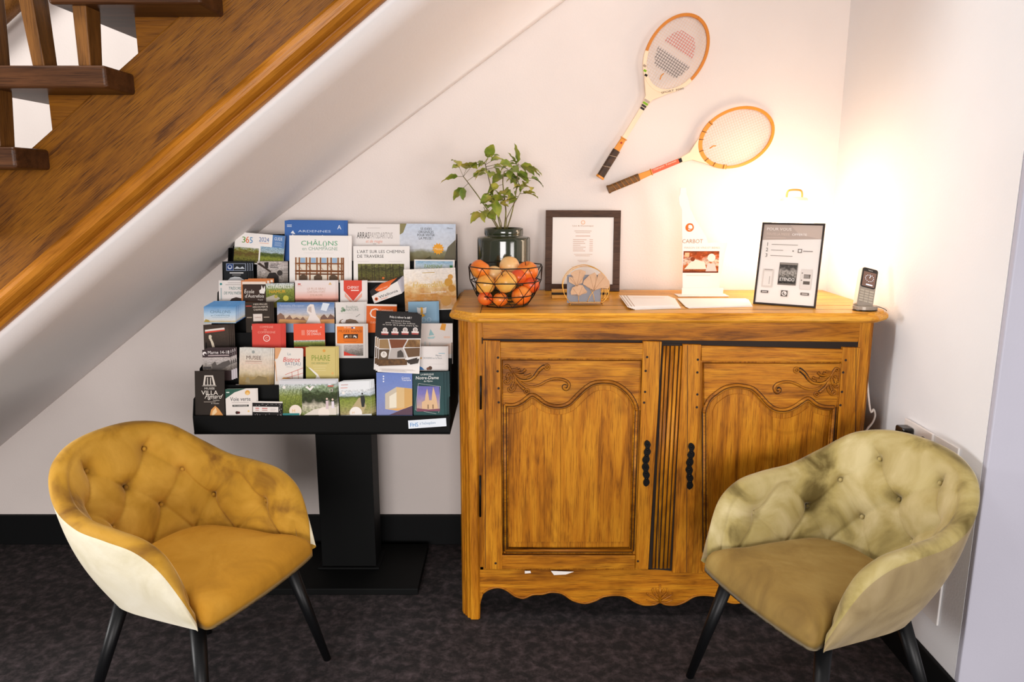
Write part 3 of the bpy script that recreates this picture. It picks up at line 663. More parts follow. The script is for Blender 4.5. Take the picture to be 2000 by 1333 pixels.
FR = [(948, 583, 15, -.50, 'r', 'small red-orange apple low at the left of the wire bowl'), (977, 585, 15, -.505, 'o', 'small orange apple at the bottom centre of the wire bowl'), (1018, 577, 20, -.485, 'o', 'orange-red apple low at the right of the wire bowl'),
      (948, 556, 20, -.49, 'y', 'yellow apple in the middle left of the wire bowl'), (988, 551, 22, -.512, 'y', 'large yellow and orange apple at the very front of the wire bowl'), (1038, 556, 17, -.45, 'r', 'deep red apple at the right side of the wire bowl'),
      (938, 526, 20, -.45, 'o', 'orange apple topping the left of the wire bowl'), (1030, 530, 21, -.43, 'o', 'orange-red apple topping the right of the wire bowl'), (964, 536, 18, -.42, 'p', 'pale orange apple behind, between the left apples of the wire bowl'),
      (995, 519, 20, -.395, 'p', 'pale yellow apple heaped highest at the back of the wire bowl'), (1013, 541, 17, -.45, 'r', 'speckled red apple wedged in the middle right of the wire bowl')]
for px, py, r, y, k_, lb in FR:
    c = atY(px, py, y); rr = r*1.0*(c.y+D)/F*1.0; c.z = max(c.z, ZT+rr*.94+.004)
    t = thing('apple', lb, 'apple', (c.x, c.y, c.z-rr), random.uniform(0, 6), 'apples in the wire bowl')
    m = MB(); prof = [(max(.0005, rr*math.sin(PI*i/14)*(1+.06*math.cos(PI*i/14))), -rr*math.cos(PI*i/14)*.93-(-.0)*1+(-.012*math.exp(-((14-i)/1.3)**2) if i > 9 else 0)*rr/.034) for i in range(15)]
    tilt = Matrix.Rotation(random.uniform(-.6, .6), 4, 'X')@Matrix.Rotation(random.uniform(-.6, .6), 4, 'Y')
    m.lathe(prof, c, FM[k_], 20, tilt); build('fruit_body', m, t)
    m = MB(); m.tube([c+(tilt@Vector((0, 0, rr*.68))), c+(tilt@Vector((.002, 0, rr*1.08)))], .0012, WDARK, 5); build('stem', m, t)
# ---------------- glazed pot with plant
GLZ = mat('black_green_glaze', '#262c18', .14, 0, Coat_Weight=.6); yv = -.205
vb = atY(984, 560, yv); vx = vb.x; vc = Vector((vx, yv, ZT))
rb = (atY(1035.5, 500, yv).x-atY(932.5, 500, yv).x)/2*1.0
zs = atY(984, 462, yv).z; zt2 = atY(984, 447, yv).z; rl = rb*.735
t = thing('potted_plant', 'leafy green plant in a glossy dark green glazed jar, behind the fruit bowl', 'potted plant', vc)
hh = zs-ZT
m = MB(); m.lathe([(.02, 0), (rb*.9, 0), (rb*.97, .008), (rb, .03), (rb, hh-.014), (rb*.985, hh-.004), (rb*.93, hh), (rl*1.0, hh+.002), (rl*.98, hh+.006), (rl*1.0, hh+.01), (rl*1.0, zt2-ZT), (rl*.97, zt2-ZT+.003), (rl*.92, zt2-ZT+.001), (rl*.9, zt2-ZT-.03), (.001, zt2-ZT-.032)], vc, GLZ, 56); build('pot', m, t)
m = MB(); m.lathe([(.001, zt2-ZT-.022), (rl*.9, zt2-ZT-.024)], vc, noisy('soil', [(.4, '#1c130c'), (.7, '#3a281a')], 60, .95), 24, cap=False); build('soil', m, t)
LEAFM = noisy('leaf_green', [(.3, '#5a7420'), (.46, '#829334'), (.58, '#adab44'), (.72, '#d6be5a')], 14, .5, detail=3); LEAFM.node_tree.nodes['Principled BSDF'].inputs['Subsurface Weight'].default_value = 0
STEM = noisy('stem_brown_green', [(.4, '#5c4a22'), (.6, '#7f7a35')], 40, .6)
def leaf(m, base, d, L, w, droop, roll):
    d = Vector(d).normalized(); sd = d.cross(Vector((0, 0, 1)))
    if sd.length < .1: sd = Vector((1, 0, 0))
    sd.normalize(); sd = Matrix.Rotation(roll, 3, d)@sd; up = sd.cross(d).normalized(); vs = []; fs = []; ns = 7; p = Vector(base); dd = d.copy()
    for i in range(ns+1):
        tt = i/ns; wd_ = w*(math.sin(PI*min(1, tt**.75))**.8)*(1-.15*tt)+(.0006 if i in (0, ns) else 0)
        cup = .28*wd_+.0025*math.sin(i*2.3); vs += [p-sd*wd_+up*cup, p-sd*wd_*.5+up*cup*.25, p, p+sd*wd_*.5+up*cup*.25, p+sd*wd_+up*cup]
        p = p+dd*(L/ns); dd = (dd+Vector((0, 0, -droop/ns))).normalized()
    for i in range(ns):
        for j in range(4): fs.append((i*5+j, i*5+j+1, i*5+j+6, i*5+j+5))
    m.add(vs, fs, LEAFM, True)
rr = random.Random(11)
ST = [([(975, 448), (962, 425), (935, 385), (918, 362), (905, 345)], .0026, 6, 0, [(885, 345), (893, 318), (925, 320), (932, 340), (900, 372), (912, 325)]),
      ([(978, 448), (970, 412), (962, 380), (955, 350), (948, 322)], .0026, 10, -.02, [(945, 318), (955, 300), (968, 310), (940, 335), (955, 335), (985, 318), (975, 325)]),
      ([(985, 448), (988, 415), (985, 385), (982, 355), (985, 335)], .003, 9, .0, [(975, 345), (965, 365), (990, 345), (1000, 330), (968, 385), (985, 372)]),
      ([(990, 448), (1000, 415), (1008, 375), (1010, 350), (1012, 322)], .0026, 9, .02, [(1010, 308), (1025, 325), (1040, 328), (1046, 350), (1000, 320), (1018, 340), (1005, 345)]),
      ([(972, 448), (962, 430), (950, 415), (945, 405)], .002, 5, -.03, [(932, 420), (945, 412), (960, 415), (950, 400)]),
      ([(988, 430), (1000, 405), (1012, 385), (1018, 372)], .0016, 5, .035, [(1020, 368), (1030, 378), (1012, 360), (1003, 382), (1028, 362)]),
      ([(980, 440), (970, 410), (962, 398), (960, 385)], .0018, 6, -.045, [(952, 385), (960, 392), (975, 388), (958, 375), (985, 395), (968, 402)])]
for pts, r, nl, dy, tg in ST:
    k_ = len(pts)-1; P = smooth_path([atY(a, b, yv+dy*(i/k_)) for i, (a, b) in enumerate(pts)], 5); P[0].z = min(P[0].z, zt2-.004)
    m = MB(); m.tube(P, r, STEM, 6, radii=[r*(1.1-.5*i/len(P)) for i in range(len(P))]); so = build('stem', m, t)
    m = MB(); tip = P[-1]
    for a, b in tg:
        q = atY(a, b, yv+dy+rr.uniform(-.05, .05)); near = min(P, key=lambda z: (z-q).length); v = q-near
        if v.length < .008: v = Vector((rr.uniform(-1, 1), rr.uniform(-1, .3), .2))*.02
        v.normalize(); v = (v+Vector((0, rr.uniform(-.6, .2), 0))).normalized(); b0_ = q-v*.018
        m.tube([near, b0_], .0009, STEM, 4); leaf(m, b0_, v, rr.uniform(.056, .074), rr.uniform(.018, .025), rr.uniform(.4, 1.4), rr.uniform(-.7, .7))
        v2_ = (v+Vector((rr.uniform(-1, 1), rr.uniform(-1, .6), rr.uniform(-.8, .5)))).normalized()
        leaf(m, b0_, v2_, rr.uniform(.04, .058), rr.uniform(.013, .019), rr.uniform(.3, 1.5), rr.uniform(-1, 1))
    build('foliage', m, so)
# ---------------- cordless telephone
yp = -.56; pc = atZ(1690, 607, ZT); pc.y += .0
ph = thing('cordless_phone', 'grey cordless telephone handset standing in its charger at the right end of the buffet', 'telephone', tuple(pc), 0)
R = Vector((1, .1, 0)).normalized(); lean = .33; bk = Vector((-R.y, R.x, 0)); tilt = .27
U = (Vector((0, 0, 1))*math.cos(lean)+bk*math.sin(lean)+R*tilt).normalized(); Rr = (R-U*R.dot(U)).normalized(); Nn = Rr.cross(U)
PH = mat('phone_silver', '#9c9387', .35, .4); PB = mat('phone_black', '#191614', .15)
hb = pc+Vector((-.004, .0, .012)); HL = .134; HW = .056; HT = .024
def PP(u, v, d): return hb+Rr*u+U*v-Nn*d
def rrect(u0_, v0_, u1_, v1_, r, n=5):
    o_ = []
    for cx, cy, a0 in ((u1_-r, v1_-r, 0), (u0_+r, v1_-r, 90), (u0_+r, v0_+r, 180), (u1_-r, v0_+r, 270)):
        for i in range(n+1): a = math.radians(a0+90*i/n); o_.append((cx+r*math.cos(a), cy+r*math.sin(a)))
    return o_
m = MB(); m.prism([PP(a, b, 0) for a, b in rrect(-HW/2, 0, HW/2, HL, .009)], -Nn*HT, PH); m.prism([PP(HW/2, .105, .008), PP(HW/2+.003, .105, .008), PP(HW/2+.003, .125, .008), PP(HW/2, .125, .008)], -Nn*.006, PB); body = build('handset', m, ph, bevel=.002)
m = MB(); m.prism([PP(a, b, -.0012) for a, b in rrect(-HW/2+.002, .066, HW/2-.002, HL-.0015, .007)], -Nn*.0014, PB)
A = Art(m, PP(-HW/2+.006, HL-.014, -.0012), Rr, -U, HW-.012, .050); A.N = Nn
SCR = mat('phone_screen', '#6b5044', .2); SCR.node_tree.nodes['Principled BSDF'].inputs['Emission Color'].default_value = lin('#6b5044'); SCR.node_tree.nodes['Principled BSDF'].inputs['Emission Strength'].default_value = .35
SW = mat('phone_screen_marks', '#e8f0ff', .3); SW.node_tree.nodes['Principled BSDF'].inputs['Emission Color'].default_value = (.8, .9, 1, 1); SW.node_tree.nodes['Principled BSDF'].inputs['Emission Strength'].default_value = .8
A.run([('r', 0, 0, 1, 1, 'phone_screen')]+[('c', .5+.33*math.sin(i*PI/6), .42+.33*math.cos(i*PI/6)*.68, .028, 'phone_screen_marks') for i in range(12)]+[('l', .5, .42, .55, .25, .0016, 'phone_screen_marks'), ('r', .3, .84, .8, .91, 'phone_screen_marks')])
build('display', m, body)
m = MB(); A = Art(m, PP(-HW/2+.012, HL-.006, -.0014), Rr, -U, HW-.024, .004); A.N = Nn; A.run([('t', 'Gigaset', .5, .9, .9, '#d8d0c8', 'c')]); build('lettering', m, body)
KEY = mat('phone_key', '#b3a998', .45)
for r_ in range(5):
    for c_ in range(3):
        u = -.0165+c_*.0165; v = .055-r_*.0088; m = MB(); m.prism([PP(a, b, -.0008) for a, b in rrect(u-.007, v-.003, u+.007, v+.003, .0015, 2)], -Nn*.001, KEY); build('key', m, body)
m = MB(); P = [pc+Vector((.040*math.cos(a*PI/12), .029*math.sin(a*PI/12)+.004, .0005)) for a in range(24)]
m.prism([p for p in P], (0, 0, .004), PB); m.prism([p+Vector((0, 0, .004)) for p in P], (0, 0, .012), PH); build('charger_base', m, ph, bevel=.003)
m = MB(); m.tube(smooth_path([pc+Vector((.03, .01, .012)), pc+Vector((.05, .012, .010)), pc+Vector((.066, .004, .004)), pc+Vector((.06, -.02, .003))], 5), .0014, PB, 6); build('cord', m, ph)

# ================================================================== rackets on the wall
CRM = mat('racket_cream', '#f2d6b4', .4); AMB = mat('racket_amber', '#d07c10', .4); YEL = mat('racket_yellow', '#dc8c1c', .4); GUT = mat('racket_string', '#e9c9a8', .5); LEA = noisy('grip_leather', [(.3, '#2c1a0c'), (.7, '#4a2e16')], 60, .6, bump=.3)
LEB = noisy('grip_leather_brown', [(.3, '#5a3a16'), (.7, '#7d5522')], 60, .6, bump=.3)
def racket(label, butt, ctr, a_px, b_px, style):
    yr = -.030; c = atY(*ctr, yr); bt = atY(*butt, yr); ax = (c-bt).normalized(); sd = Vector((ax.z, 0, -ax.x)); 
    top = atY(ctr[0]+(ctr[0]-butt[0])*0, ctr[1], yr); A_ = a_px*(c-atY(ctr[0]+1, ctr[1], yr)).length; Bq = b_px*(c-atY(ctr[0]+1, ctr[1], yr)).length; Lg = (c-bt).length
    t = thing('tennis_racket', label, 'tennis racket', (c.x, yr, c.z))
    def Q(u, v, d=0): return c+ax*u+sd*v+Vector((0, d, 0))
    M_ = MB(); fw, fd = .0075, .011; NN = 72; e = []
    def ell(k_, rr_): a = 2*PI*k_/NN; return ((A_-rr_)*math.cos(a), (Bq-rr_)*math.sin(a))
    def hoop(k0, k1, wi, wo, mt, d0=0, nm='hoop', par=t):
        m = MB(); ks = range(k0, k1+1); vs = []
        for k_ in ks:
            for rr_, dd in ((wo, -fd/2), (wi, -fd/2), (wi, fd/2), (wo, fd/2)):
                u, v = ell(k_, rr_); vs.append(Q(u, v, dd*(1+d0)))
        n_ = len(ks); fs = []
        for i in range(n_-1):
            for j in range(4): fs.append((i*4+j, i*4+(j+1) % 4, i*4+4+(j+1) % 4, i*4+4+j))
        fs += [(0, 1, 2, 3), tuple((n_-1)*4+j for j in (3, 2, 1, 0))]
        m.add(vs, fs, mt); return build(nm, m, par, bevel=.0012)
    hoop(0, NN, .011, 0, AMB if style == 1 else YEL)
    if style == 1: hoop(22, 50, .0135, -.0008, CRM, .12, 'hoop_overlay')
    else: hoop(24, 48, .0145, -.001, YEL, .12, 'hoop_overlay')
    # throat
    m = MB(); sh = .0088; T = []
    for k_ in range(29, 44): u, v = ell(k_, .001); T.append((u, v))
    nk = -A_-.085
    left = [(nk, -sh), (nk+.03, -sh*1.25), (nk+.055, -sh*2.2), (-A_*.90, -Bq*.52)]
    P = [(T[-1])]+[]
    poly = T+[(-A_*1.0-.012, -Bq*.30), (-A_-.035, -.0155), (nk, -sh), (nk, sh), (-A_-.035, .0155), (-A_*1.0-.012, Bq*.30)]
    m.prism([Q(u, v, -.005) for u, v in poly], (0, .010, 0), CRM); build('throat', m, t, bevel=.0012)
    g0 = -Lg; gl = (.118 if style == 1 else .125); g1 = g0+gl; s1 = g1+.05
    m = MB(); m.prism([Q(nk+.002, sh, -.0055), Q(nk+.002, -sh, -.0055), Q(s1, -sh*1.05, -.0055), Q(s1, sh*1.05, -.0055)], (0, .011, 0), CRM if style == 1 else mat('racket_red', '#d9531c', .4)); shf = build('shaft', m, t, bevel=.0012)
    m = MB(); m.prism([Q(s1, sh*1.1, -.006), Q(s1, -sh*1.1, -.006), Q(g1-.004, -.0125, -.009), Q(g1-.004, .0125, -.009)], (0, .014, 0), YEL); build('handle_wood', m, t, bevel=.002)
    m = MB(); oc = [(.0145, .006), (.0145, -.006), (.008, -.0125), (-.008, -.0125), (-.0145, -.006), (-.0145, .006), (-.008, .0125), (.008, .0125)]
    m.prism([Q(g0, v, d) for v, d in oc], ax*gl, LEA if style == 1 else LEB); gr = build('grip', m, t, bevel=.001)
    for i in range(2 if style == 1 else 6):
        uu = g0+gl*((i+.9)/(2.6 if style == 1 else 7)); m = MB(); m.tube([Q(uu, -.0146, -.0132), Q(uu+.01, .0146, -.0132)], .0006, CRM if style == 1 else YEL, 4); build('grip_seam', m, gr)
    m = MB(); m.prism([Q(g0-.004, v*1.12, d*1.12) for v, d in oc], ax*.008, YEL if style == 1 else LEB); build('butt_cap', m, t, bevel=.001)
    m = MB(); m.prism([Q(s1, sh*1.5, -.008), Q(s1+.003, sh*1.5, -.008), Q(s1+.003, -sh*1.5, -.008), Q(s1, -sh*1.5, -.008)], (0, .014, 0), YEL); build('collar_band', m, t)
    # strings, coloured where the stencil is
    def strings(u_lo, u_hi, mt, nm, r=.0004, lim=1.0):
        m = MB(); sp = .0098; n_ = int(A_/sp)
        aa, bb2 = (A_-.010)*lim, (Bq-.010)*lim
        for i in range(-n_, n_+1):
            u = i*sp
            if u_lo <= u <= u_hi and abs(u) < aa:
                w = bb2*math.sqrt(1-(u/aa)**2); m.tube([Q(u, -w), Q(u, w)], r, mt, 4)
            v = i*sp
            if abs(v) < bb2:
                h_ = aa*math.sqrt(1-(v/bb2)**2); a0, a1 = max(-h_, u_lo), min(h_, u_hi)
                if a1-a0 > .004: m.tube([Q(a0, v), Q(a1, v)], r, mt, 4)
        return build(nm, m, t)
    strings(-1, 1, GUT, 'strings')
    if style == 1:
        strings(.014, .08, mat('string_red_ink', '#d9583a', .5), 'stencil_strings', .00075, .62); strings(-.078, -.012, mat('string_black_ink', '#4a3a30', .5), 'stencil_strings', .0008, .70)
    m = MB(); m.tube([Q(-A_*.72, .0), Q(-A_*.62, -.004), Q(-A_*.55, .0)], .0022, YEL, 6); build('tag', m, t)
    # decals
    def decal(u, v, w, h, colr, par, dz=.0068):
        m = MB(); m.prism([Q(u-h/2, v-w/2, -dz), Q(u-h/2, v+w/2, -dz), Q(u+h/2, v+w/2, -dz), Q(u+h/2, v-w/2, -dz)], (0, .0006, 0), ink(colr) if colr.startswith('#') else MC[colr]); build('decal', m, par)
    if style == 1:
        for i, cc_ in enumerate(('#2a211e', '#3a2f2a', '#7fae1e', '#b5a090')):
            decal(nk+.004+i*.0105, 0, sh*2*(1+.1*i), .008, cc_, t, .0066)
        for i, cc_ in enumerate(('#1d1714', '#7fae1e', '#a8907c')):
            kk = 44-i*.0; a = 2*PI*(42.2+i*1.6)/NN; u, v = (A_-.006)*math.cos(a), (Bq-.006)*math.sin(a); decal(u, v, .011, .008, cc_, t, .0072)
        dirn = Vector((1, 0, .22)).normalized(); m = MB(); ps = Q(-A_*1.04, .052)+Vector((-.062, -.0072, -.0)); 
        p0 = atY(1291, 184, yr); p1 = atY(1335, 175, yr); A2 = Art(m, p0+Vector((0, -.0072, 0)), (p1-p0), Vector((0, 1, 0)).cross((p1-p0).normalized()), (p1-p0).length, .008); A2.N = Vector((0, -1, 0))
        dd = (p1-p0).normalized(); A2.D = Vector((dd.z, 0, -dd.x)) if dd.x > 0 else A2.D
        A2.run([('t', 'SPORT 3000', 0, 0, .85, '#2a1c12', 'l', 1.0, 0, .03)]); build('lettering', m, t)
        m = MB(); q = Q(s1-.018, 0, -.0085); m.prism([q+Vector((.004*math.cos(i*PI/6), 0, .004*math.sin(i*PI/6))) for i in range(12)], (0, .001, 0), ink('#b5301c')); build('decal', m, t)
    else:
        for k_ in (25, 28.5, 32, 36.5-.2, 41, 44, 47.5):
            a = 2*PI*k_/NN; m = MB(); us = []
            for rr_ in (-.002, .016):
                us.append(((A_-rr_)*math.cos(a), (Bq-rr_)*math.sin(a)))
            m.tube([Q(us[0][0], us[0][1], -.0078), Q(us[1][0], us[1][1], -.0078)], .0016, mat('racket_binding', '#8a5a1a', .5), 6); build('binding', m, t)
        L0 = Q(s1+.006, -.004, -.0066); L1 = Q(nk-.0, -.004, -.0066); m = MB(); A2 = Art(m, L0, (L1-L0), (0, 0, -1), (L1-L0).length, .008); dd = (L1-L0).normalized(); A2.D = Vector((dd.z, 0, -dd.x)); A2.N = Vector((0, -1, 0))
        A2.run([('t', 'Champion', .05, .3, .8, '#f3ddc2', 'l', .4), ('t', 'Tournoi', .5, .3, .8, '#f3ddc2', 'l', .4)]); build('lettering', m, shf)
        decal(nk+.006, 0, .016, .012, '#1d1714', t, .0066)
    return t
racket('upper cream and amber tennis racket with half red, half black patterned strings', (1172, 346), (1320.5, 104.5), 79, 58, 1)
racket('lower yellow wooden tennis racket with a red shaft and plain strings', (1189, 370), (1438, 269), 76, 56, 2)

# ================================================================== access panel with sockets on the right wall, cable
SOCK = mat('socket_white', '#e6dfda', .4)
pw = MB(); pw.box((XR-.006, -.985, .225), (XR, -.70, .782), mat('panel_white', '#e3dfdc', .6)); pan = tag(build('wall_access_panel', pw, bevel=.002), 'white flat access panel on the right wall behind the olive chair', 'wall panel')
sk = thing('wall_socket', 'white double wall socket on the right wall behind the olive chair', 'socket', (XR-.006, -.79, .735))
m = MB(); m.box((XR-.014, -.865, .70), (XR-.006, -.705, .785), SOCK); build('socket_plate', m, sk, bevel=.002)
m = MB(); m.lathe([(.001, 0), (.019, 0), (.021, .002)], (0, 0, 0), mat('socket_dark', '#3a2418', .6), 20, Matrix.Translation((XR-.0145, -.825, .742))@Matrix.Rotation(-PI/2, 4, 'Y')); build('socket_hole', m, sk)
m = MB(); m.box((XR-.052, -.768, .722), (XR-.0145, -.722, .770), PB); m.box((XR-.066, -.755, .73), (XR-.05, -.735, .756), PB)
solo('power_plug', m, 'black power plug in the wall socket behind the olive chair', 'plug', (XR-.03, -.745, .738), bevel=.006, seg=3)
m = MB(); P = [atY(a, b, -.30) for a, b in ((1700, 640), (1700, 780), (1708, 800), (1706, 820), (1692, 838), (1690, 870), (1694, 930))]; P = [Vector((min(p.x, XR-.012), -.30, p.z)) for p in P]
P = [Vector((1.2385, -.46, z)) for z in (1.02, .93, .88)]
P = [atY(1698, 792, -.545), atY(1706, 800, -.545), atY(1709, 812, -.545), atY(1704, 826, -.55), atY(1692, 842, -.56), atY(1690, 860, -.57), atY(1692, 900, -.6), atY(1700, 960, -.62)]
P = [Vector((XR-.03, -.40, P[0].z+.25))]+P
solo('power_cable', MB() if False else (lambda q: (q.tube(smooth_path(P, 6), .0035, mat('cable_white', '#e8dcd2', .5), 8), q)[1])(MB()), 'white power cable hanging down beside the right side of the buffet', 'cable', tuple(P[-1]))
# ================================================================== leaflet stand
RB = mat('rack_black_metal', '#090a0a', .6, 0, Specular_IOR_Level=.15)
RX0, RX1 = -1.092, -.213
TY = [-.545+.07*k_ for k_ in range(7)]; LIPPX = [812, 752, 700, 650, 601, 552, 510]
TZ = [atY(631, py, y).z for py, y in zip(LIPPX, TY)]
TZB = atY(631, 849, TY[0]-.004).z
rk = thing('leaflet_stand', 'black metal floor stand with seven stepped tiers full of tourist leaflets', 'display stand', (-.648, -.23, 0))
m = MB(); m.box((-1.02, -.425, 0), (-.355, -.06, .026), RB); build('base_plate', m, rk, bevel=.003)
m = MB(); m.box((-.756, -.264, .026), (-.541, -.14, TZB+.02), RB); m.box((-.77, -.28, .026), (-.527, -.125, .034), RB); build('post', m, rk, bevel=.002)
m = MB(); m.box((RX0, TY[0]-.004, TZB), (RX1, TY[0]-.001, TZ[0]), RB); m.box((RX0, TY[0]-.004, TZB), (RX1, -.14, TZB+.004), RB); build('front_tray', m, rk, bevel=.001)
TILT = math.radians(9); tt_ = math.tan(TILT)
for k_ in range(7):
    y = TY[k_]; z = TZ[k_]; zb = (TZB if k_ == 0 else TZ[k_-1]-.012)
    if k_:
        m = MB(); m.prism([(RX0+.002, y-.0035, z), (RX1-.002, y-.0035, z), (RX1-.002, y-.0035-(z-zb)*tt_, zb), (RX0+.002, y-.0035-(z-zb)*tt_, zb)], (0, .002, 0), RB); build('pocket_front', m, rk)
    m = MB(); m.box((RX0+.002, y-.012, max(TZB+.006, z-.075)), (RX1-.002, y+.052, max(TZB+.006, z-.075)+.002), RB); build('pocket_floor', m, rk)
bz = TZ[6]+.10; by = TY[6]+.03
m = MB(); m.prism([(RX0+.01, by-.02, TZ[6]-.03), (RX1-.01, by-.02, TZ[6]-.03), (RX1-.01, by+.015, bz), (RX0+.01, by+.015, bz)], (0, .003, 0), RB); build('back_panel', m, rk)
for x in (RX0, RX1):
    pts = [(TY[0]-.004, TZB)]
    for k_ in range(7):
        pts += [(TY[k_]-.006, TZ[k_]-.004), (TY[k_]+.012, TZ[k_]+.055), (TY[k_]+.052, TZ[k_]+.068)]
    pts += [(by+.02, bz), (by+.02, TZ[5]), (-.15, TZB+.1), (-.15, TZB)]
    m = MB(); m.prism([(x, a, b) for a, b in pts], (.0025 if x < -.6 else -.0025, 0, 0), RB); build('side_panel', m, rk)
# sticker on the tray
c4 = [atY(a, b, TY[0]-.0045) for a, b in ((797, 822), (871, 817), (872, 833), (798, 838))]
m = MB(); m.prism(c4, (0, .0004, 0), mat('sticker_white', '#e6eef6', .4)); A = Art(m, c4[0], c4[1]-c4[0], c4[3]-c4[0], (c4[1]-c4[0]).length, (c4[3]-c4[0]).length); A.N = Vector((0, -1, 0))
A.run([('t', 'FHS', .05, .80, .5, '#2a86c8', 'l', .21, 0, .02), ('t', '# TheDesignStore', .3, .6, .3, '#8fa6bd', 'l', .42)]); o = build('sticker', m, rk); o['label'] = 'white and blue sticker'

# ---------------- printed pictures
photo('ph_orchard', [(0, '#4a4a1c'), (.3, '#7d7a30'), (.6, '#6a5228'), (.85, '#8a8a3c'), (1, '#b9c0b0')], .35, 7)
photo('ph_meadow', [(0, '#6d7a24'), (.35, '#8f9a38'), (.5, '#4c5a24'), (.62, '#5a6a34'), (.7, '#b4c8d0'), (1, '#9cc0d8')], .12, 7, .5)
photo('ph_forest', [(0, '#5a4a20'), (.4, '#6c6a2c'), (.7, '#4d4a22'), (1, '#8a8a4a')], .5, 9, .7, 20)
photo('ph_autumn', [(0, '#d9b48a'), (.3, '#c98a3a'), (.55, '#e8c890'), (.72, '#f6ebdc'), (1, '#f8f2ea')], .32, 7, .15, 20)
photo('ph_autumn_sky', [(0, '#b0843c'), (.4, '#e8d8b8'), (.7, '#cfe0ea'), (1, '#9cc4e0')], .2, 6, .2)
photo('ph_trees_sky', [(0, '#5a5238'), (.22, '#7a7048'), (.36, '#8c8a6a'), (.45, '#d8dce4'), (1, '#c9d6e8')], .10, 6, .12)
photo('ph_vineyard', [(0, '#5b6a24'), (.4, '#7c8a34'), (.62, '#93a048'), (.8, '#a9b890'), (1, '#dfe6ea')], .1, 9, .55, 18)
photo('ph_village', [(0, '#8a9a50'), (.3, '#d9d2bc'), (.45, '#2f3a1c'), (.7, '#3c4a22'), (.9, '#9ab08a'), (1, '#e0e8ee')], .2, 7, .5)
photo('ph_path', [(0, '#b0a070'), (.35, '#9aa052'), (.6, '#8a9a3c'), (.72, '#5a6a34'), (.8, '#cfdbe4'), (1, '#eef2f4')], .1, 6, .4)
photo('ph_sunset', [(0, '#3a2018'), (.08, '#8a4a38'), (.2, '#eab0a0'), (.5, '#f0ddd8'), (1, '#ece4e2')], .04, 4, .0)
photo('ph_skysea', [(0, '#c8b070'), (.15, '#d8dcdc'), (.5, '#b8d4ea'), (1, '#5c94c8')], .06, 4, .05)
photo('ph_castle_sky', [(0, '#b0885c'), (.3, '#e0c8a8'), (.5, '#b8c0d0'), (1, '#4f7db8')], .08, 4, .15)
photo('ph_dusk', [(0, '#8088b8'), (.5, '#7c8cc4'), (1, '#6a84c8')], .1, 3, .05)
photo('ph_darkbrown', [(0, '#2c221c'), (.6, '#4a3c32'), (1, '#3c3028')], .2, 3, .2)
photo('ph_greyscene', [(0, '#6a6058'), (.4, '#a09890'), (.7, '#c8c0bc'), (1, '#cfc4c0')], .35, 6, .5)
photo('ph_church_sky', [(0, '#7a4a5a'), (.12, '#c8a890'), (.5, '#7a74b8'), (1, '#4a4c9c')], .04, 4, .1)
photo('ph_hill', [(0, '#8a7040'), (.2, '#a8905c'), (.34, '#d8c8a8'), (.5, '#e6d2bc'), (1, '#dcdcd6')], .1, 5, .15)
photo('ph_brownpic', [(0, '#5a3c20'), (.5, '#8a6234'), (1, '#c0a070')], .4, 5, .5)
photo('ph_tealgreen', [(0, '#1f4a4a'), (1, '#1c3c40')], .2, 3, .1)

def brochure(label, k_, tl, tr, yb, base, art, th=.0022, copies=0, step=(.0035, .0030, .0), back='#e8e2da', clabel=None, group=None, dyk=0, name='leaflet', cat='leaflet', down=.035, slant=0, cbase=None):
    """tl, tr: photo pixels of the top corners; yb: where the next tier hides it"""
    if k_ == 0: down = .02; dyk = min(dyk, 0)*.4+.006
    elif dyk < -.008: down = min(down, .003)
    p0 = Vector((0, TY[k_]+.004+dyk, TZ[k_])); n = Vector((0, -math.cos(TILT), math.sin(TILT)))
    a = atP(*tl, p0, n); b = atP(*tr, p0, n); R = (b-a).normalized(); Dn = n.cross(R).normalized()
    if Dn.z > 0: Dn = -Dn
    c = atP(tl[0], yb, p0, n); Hh = (c-a).dot(Dn); W = (b-a).length; full = Hh+down
    O = a; n = -(Dn.cross(R)).normalized() if (Dn.cross(R)).y > 0 else Dn.cross(R).normalized()
    def mk(off, mtb, art_, lab, grp):
        m = MB(); o_ = O+off
        P = [o_+Dn*full, o_+R*W+Dn*full, o_+R*W, o_]
        m.prism([p-n*0 for p in P], -n*th, ink(base if mtb is None else mtb) if (base if mtb is None else mtb).startswith('#') else MC[base])
        if art_:
            A = Art(m, o_, R, Dn, W, Hh); A.N = n; A.run(art_)
        return solo(name, m, lab, cat, tuple(o_+R*W/2+Dn*full), grp)
    first = mk(Vector((0, 0, 0)), None, art, label, group if copies else None)
    if copies:
        # repeats standing behind the front one: one mesh copied
        proto = mk(Vector((step[0], step[1], step[2])), cbase, art, clabel or (label+', one of those behind'), group)
        for i in range(1, copies):
            q = proto.copy(); COL.objects.link(q); q.location = proto.location+Vector(step)*i
    return first
W_ = '#f4f0ec'
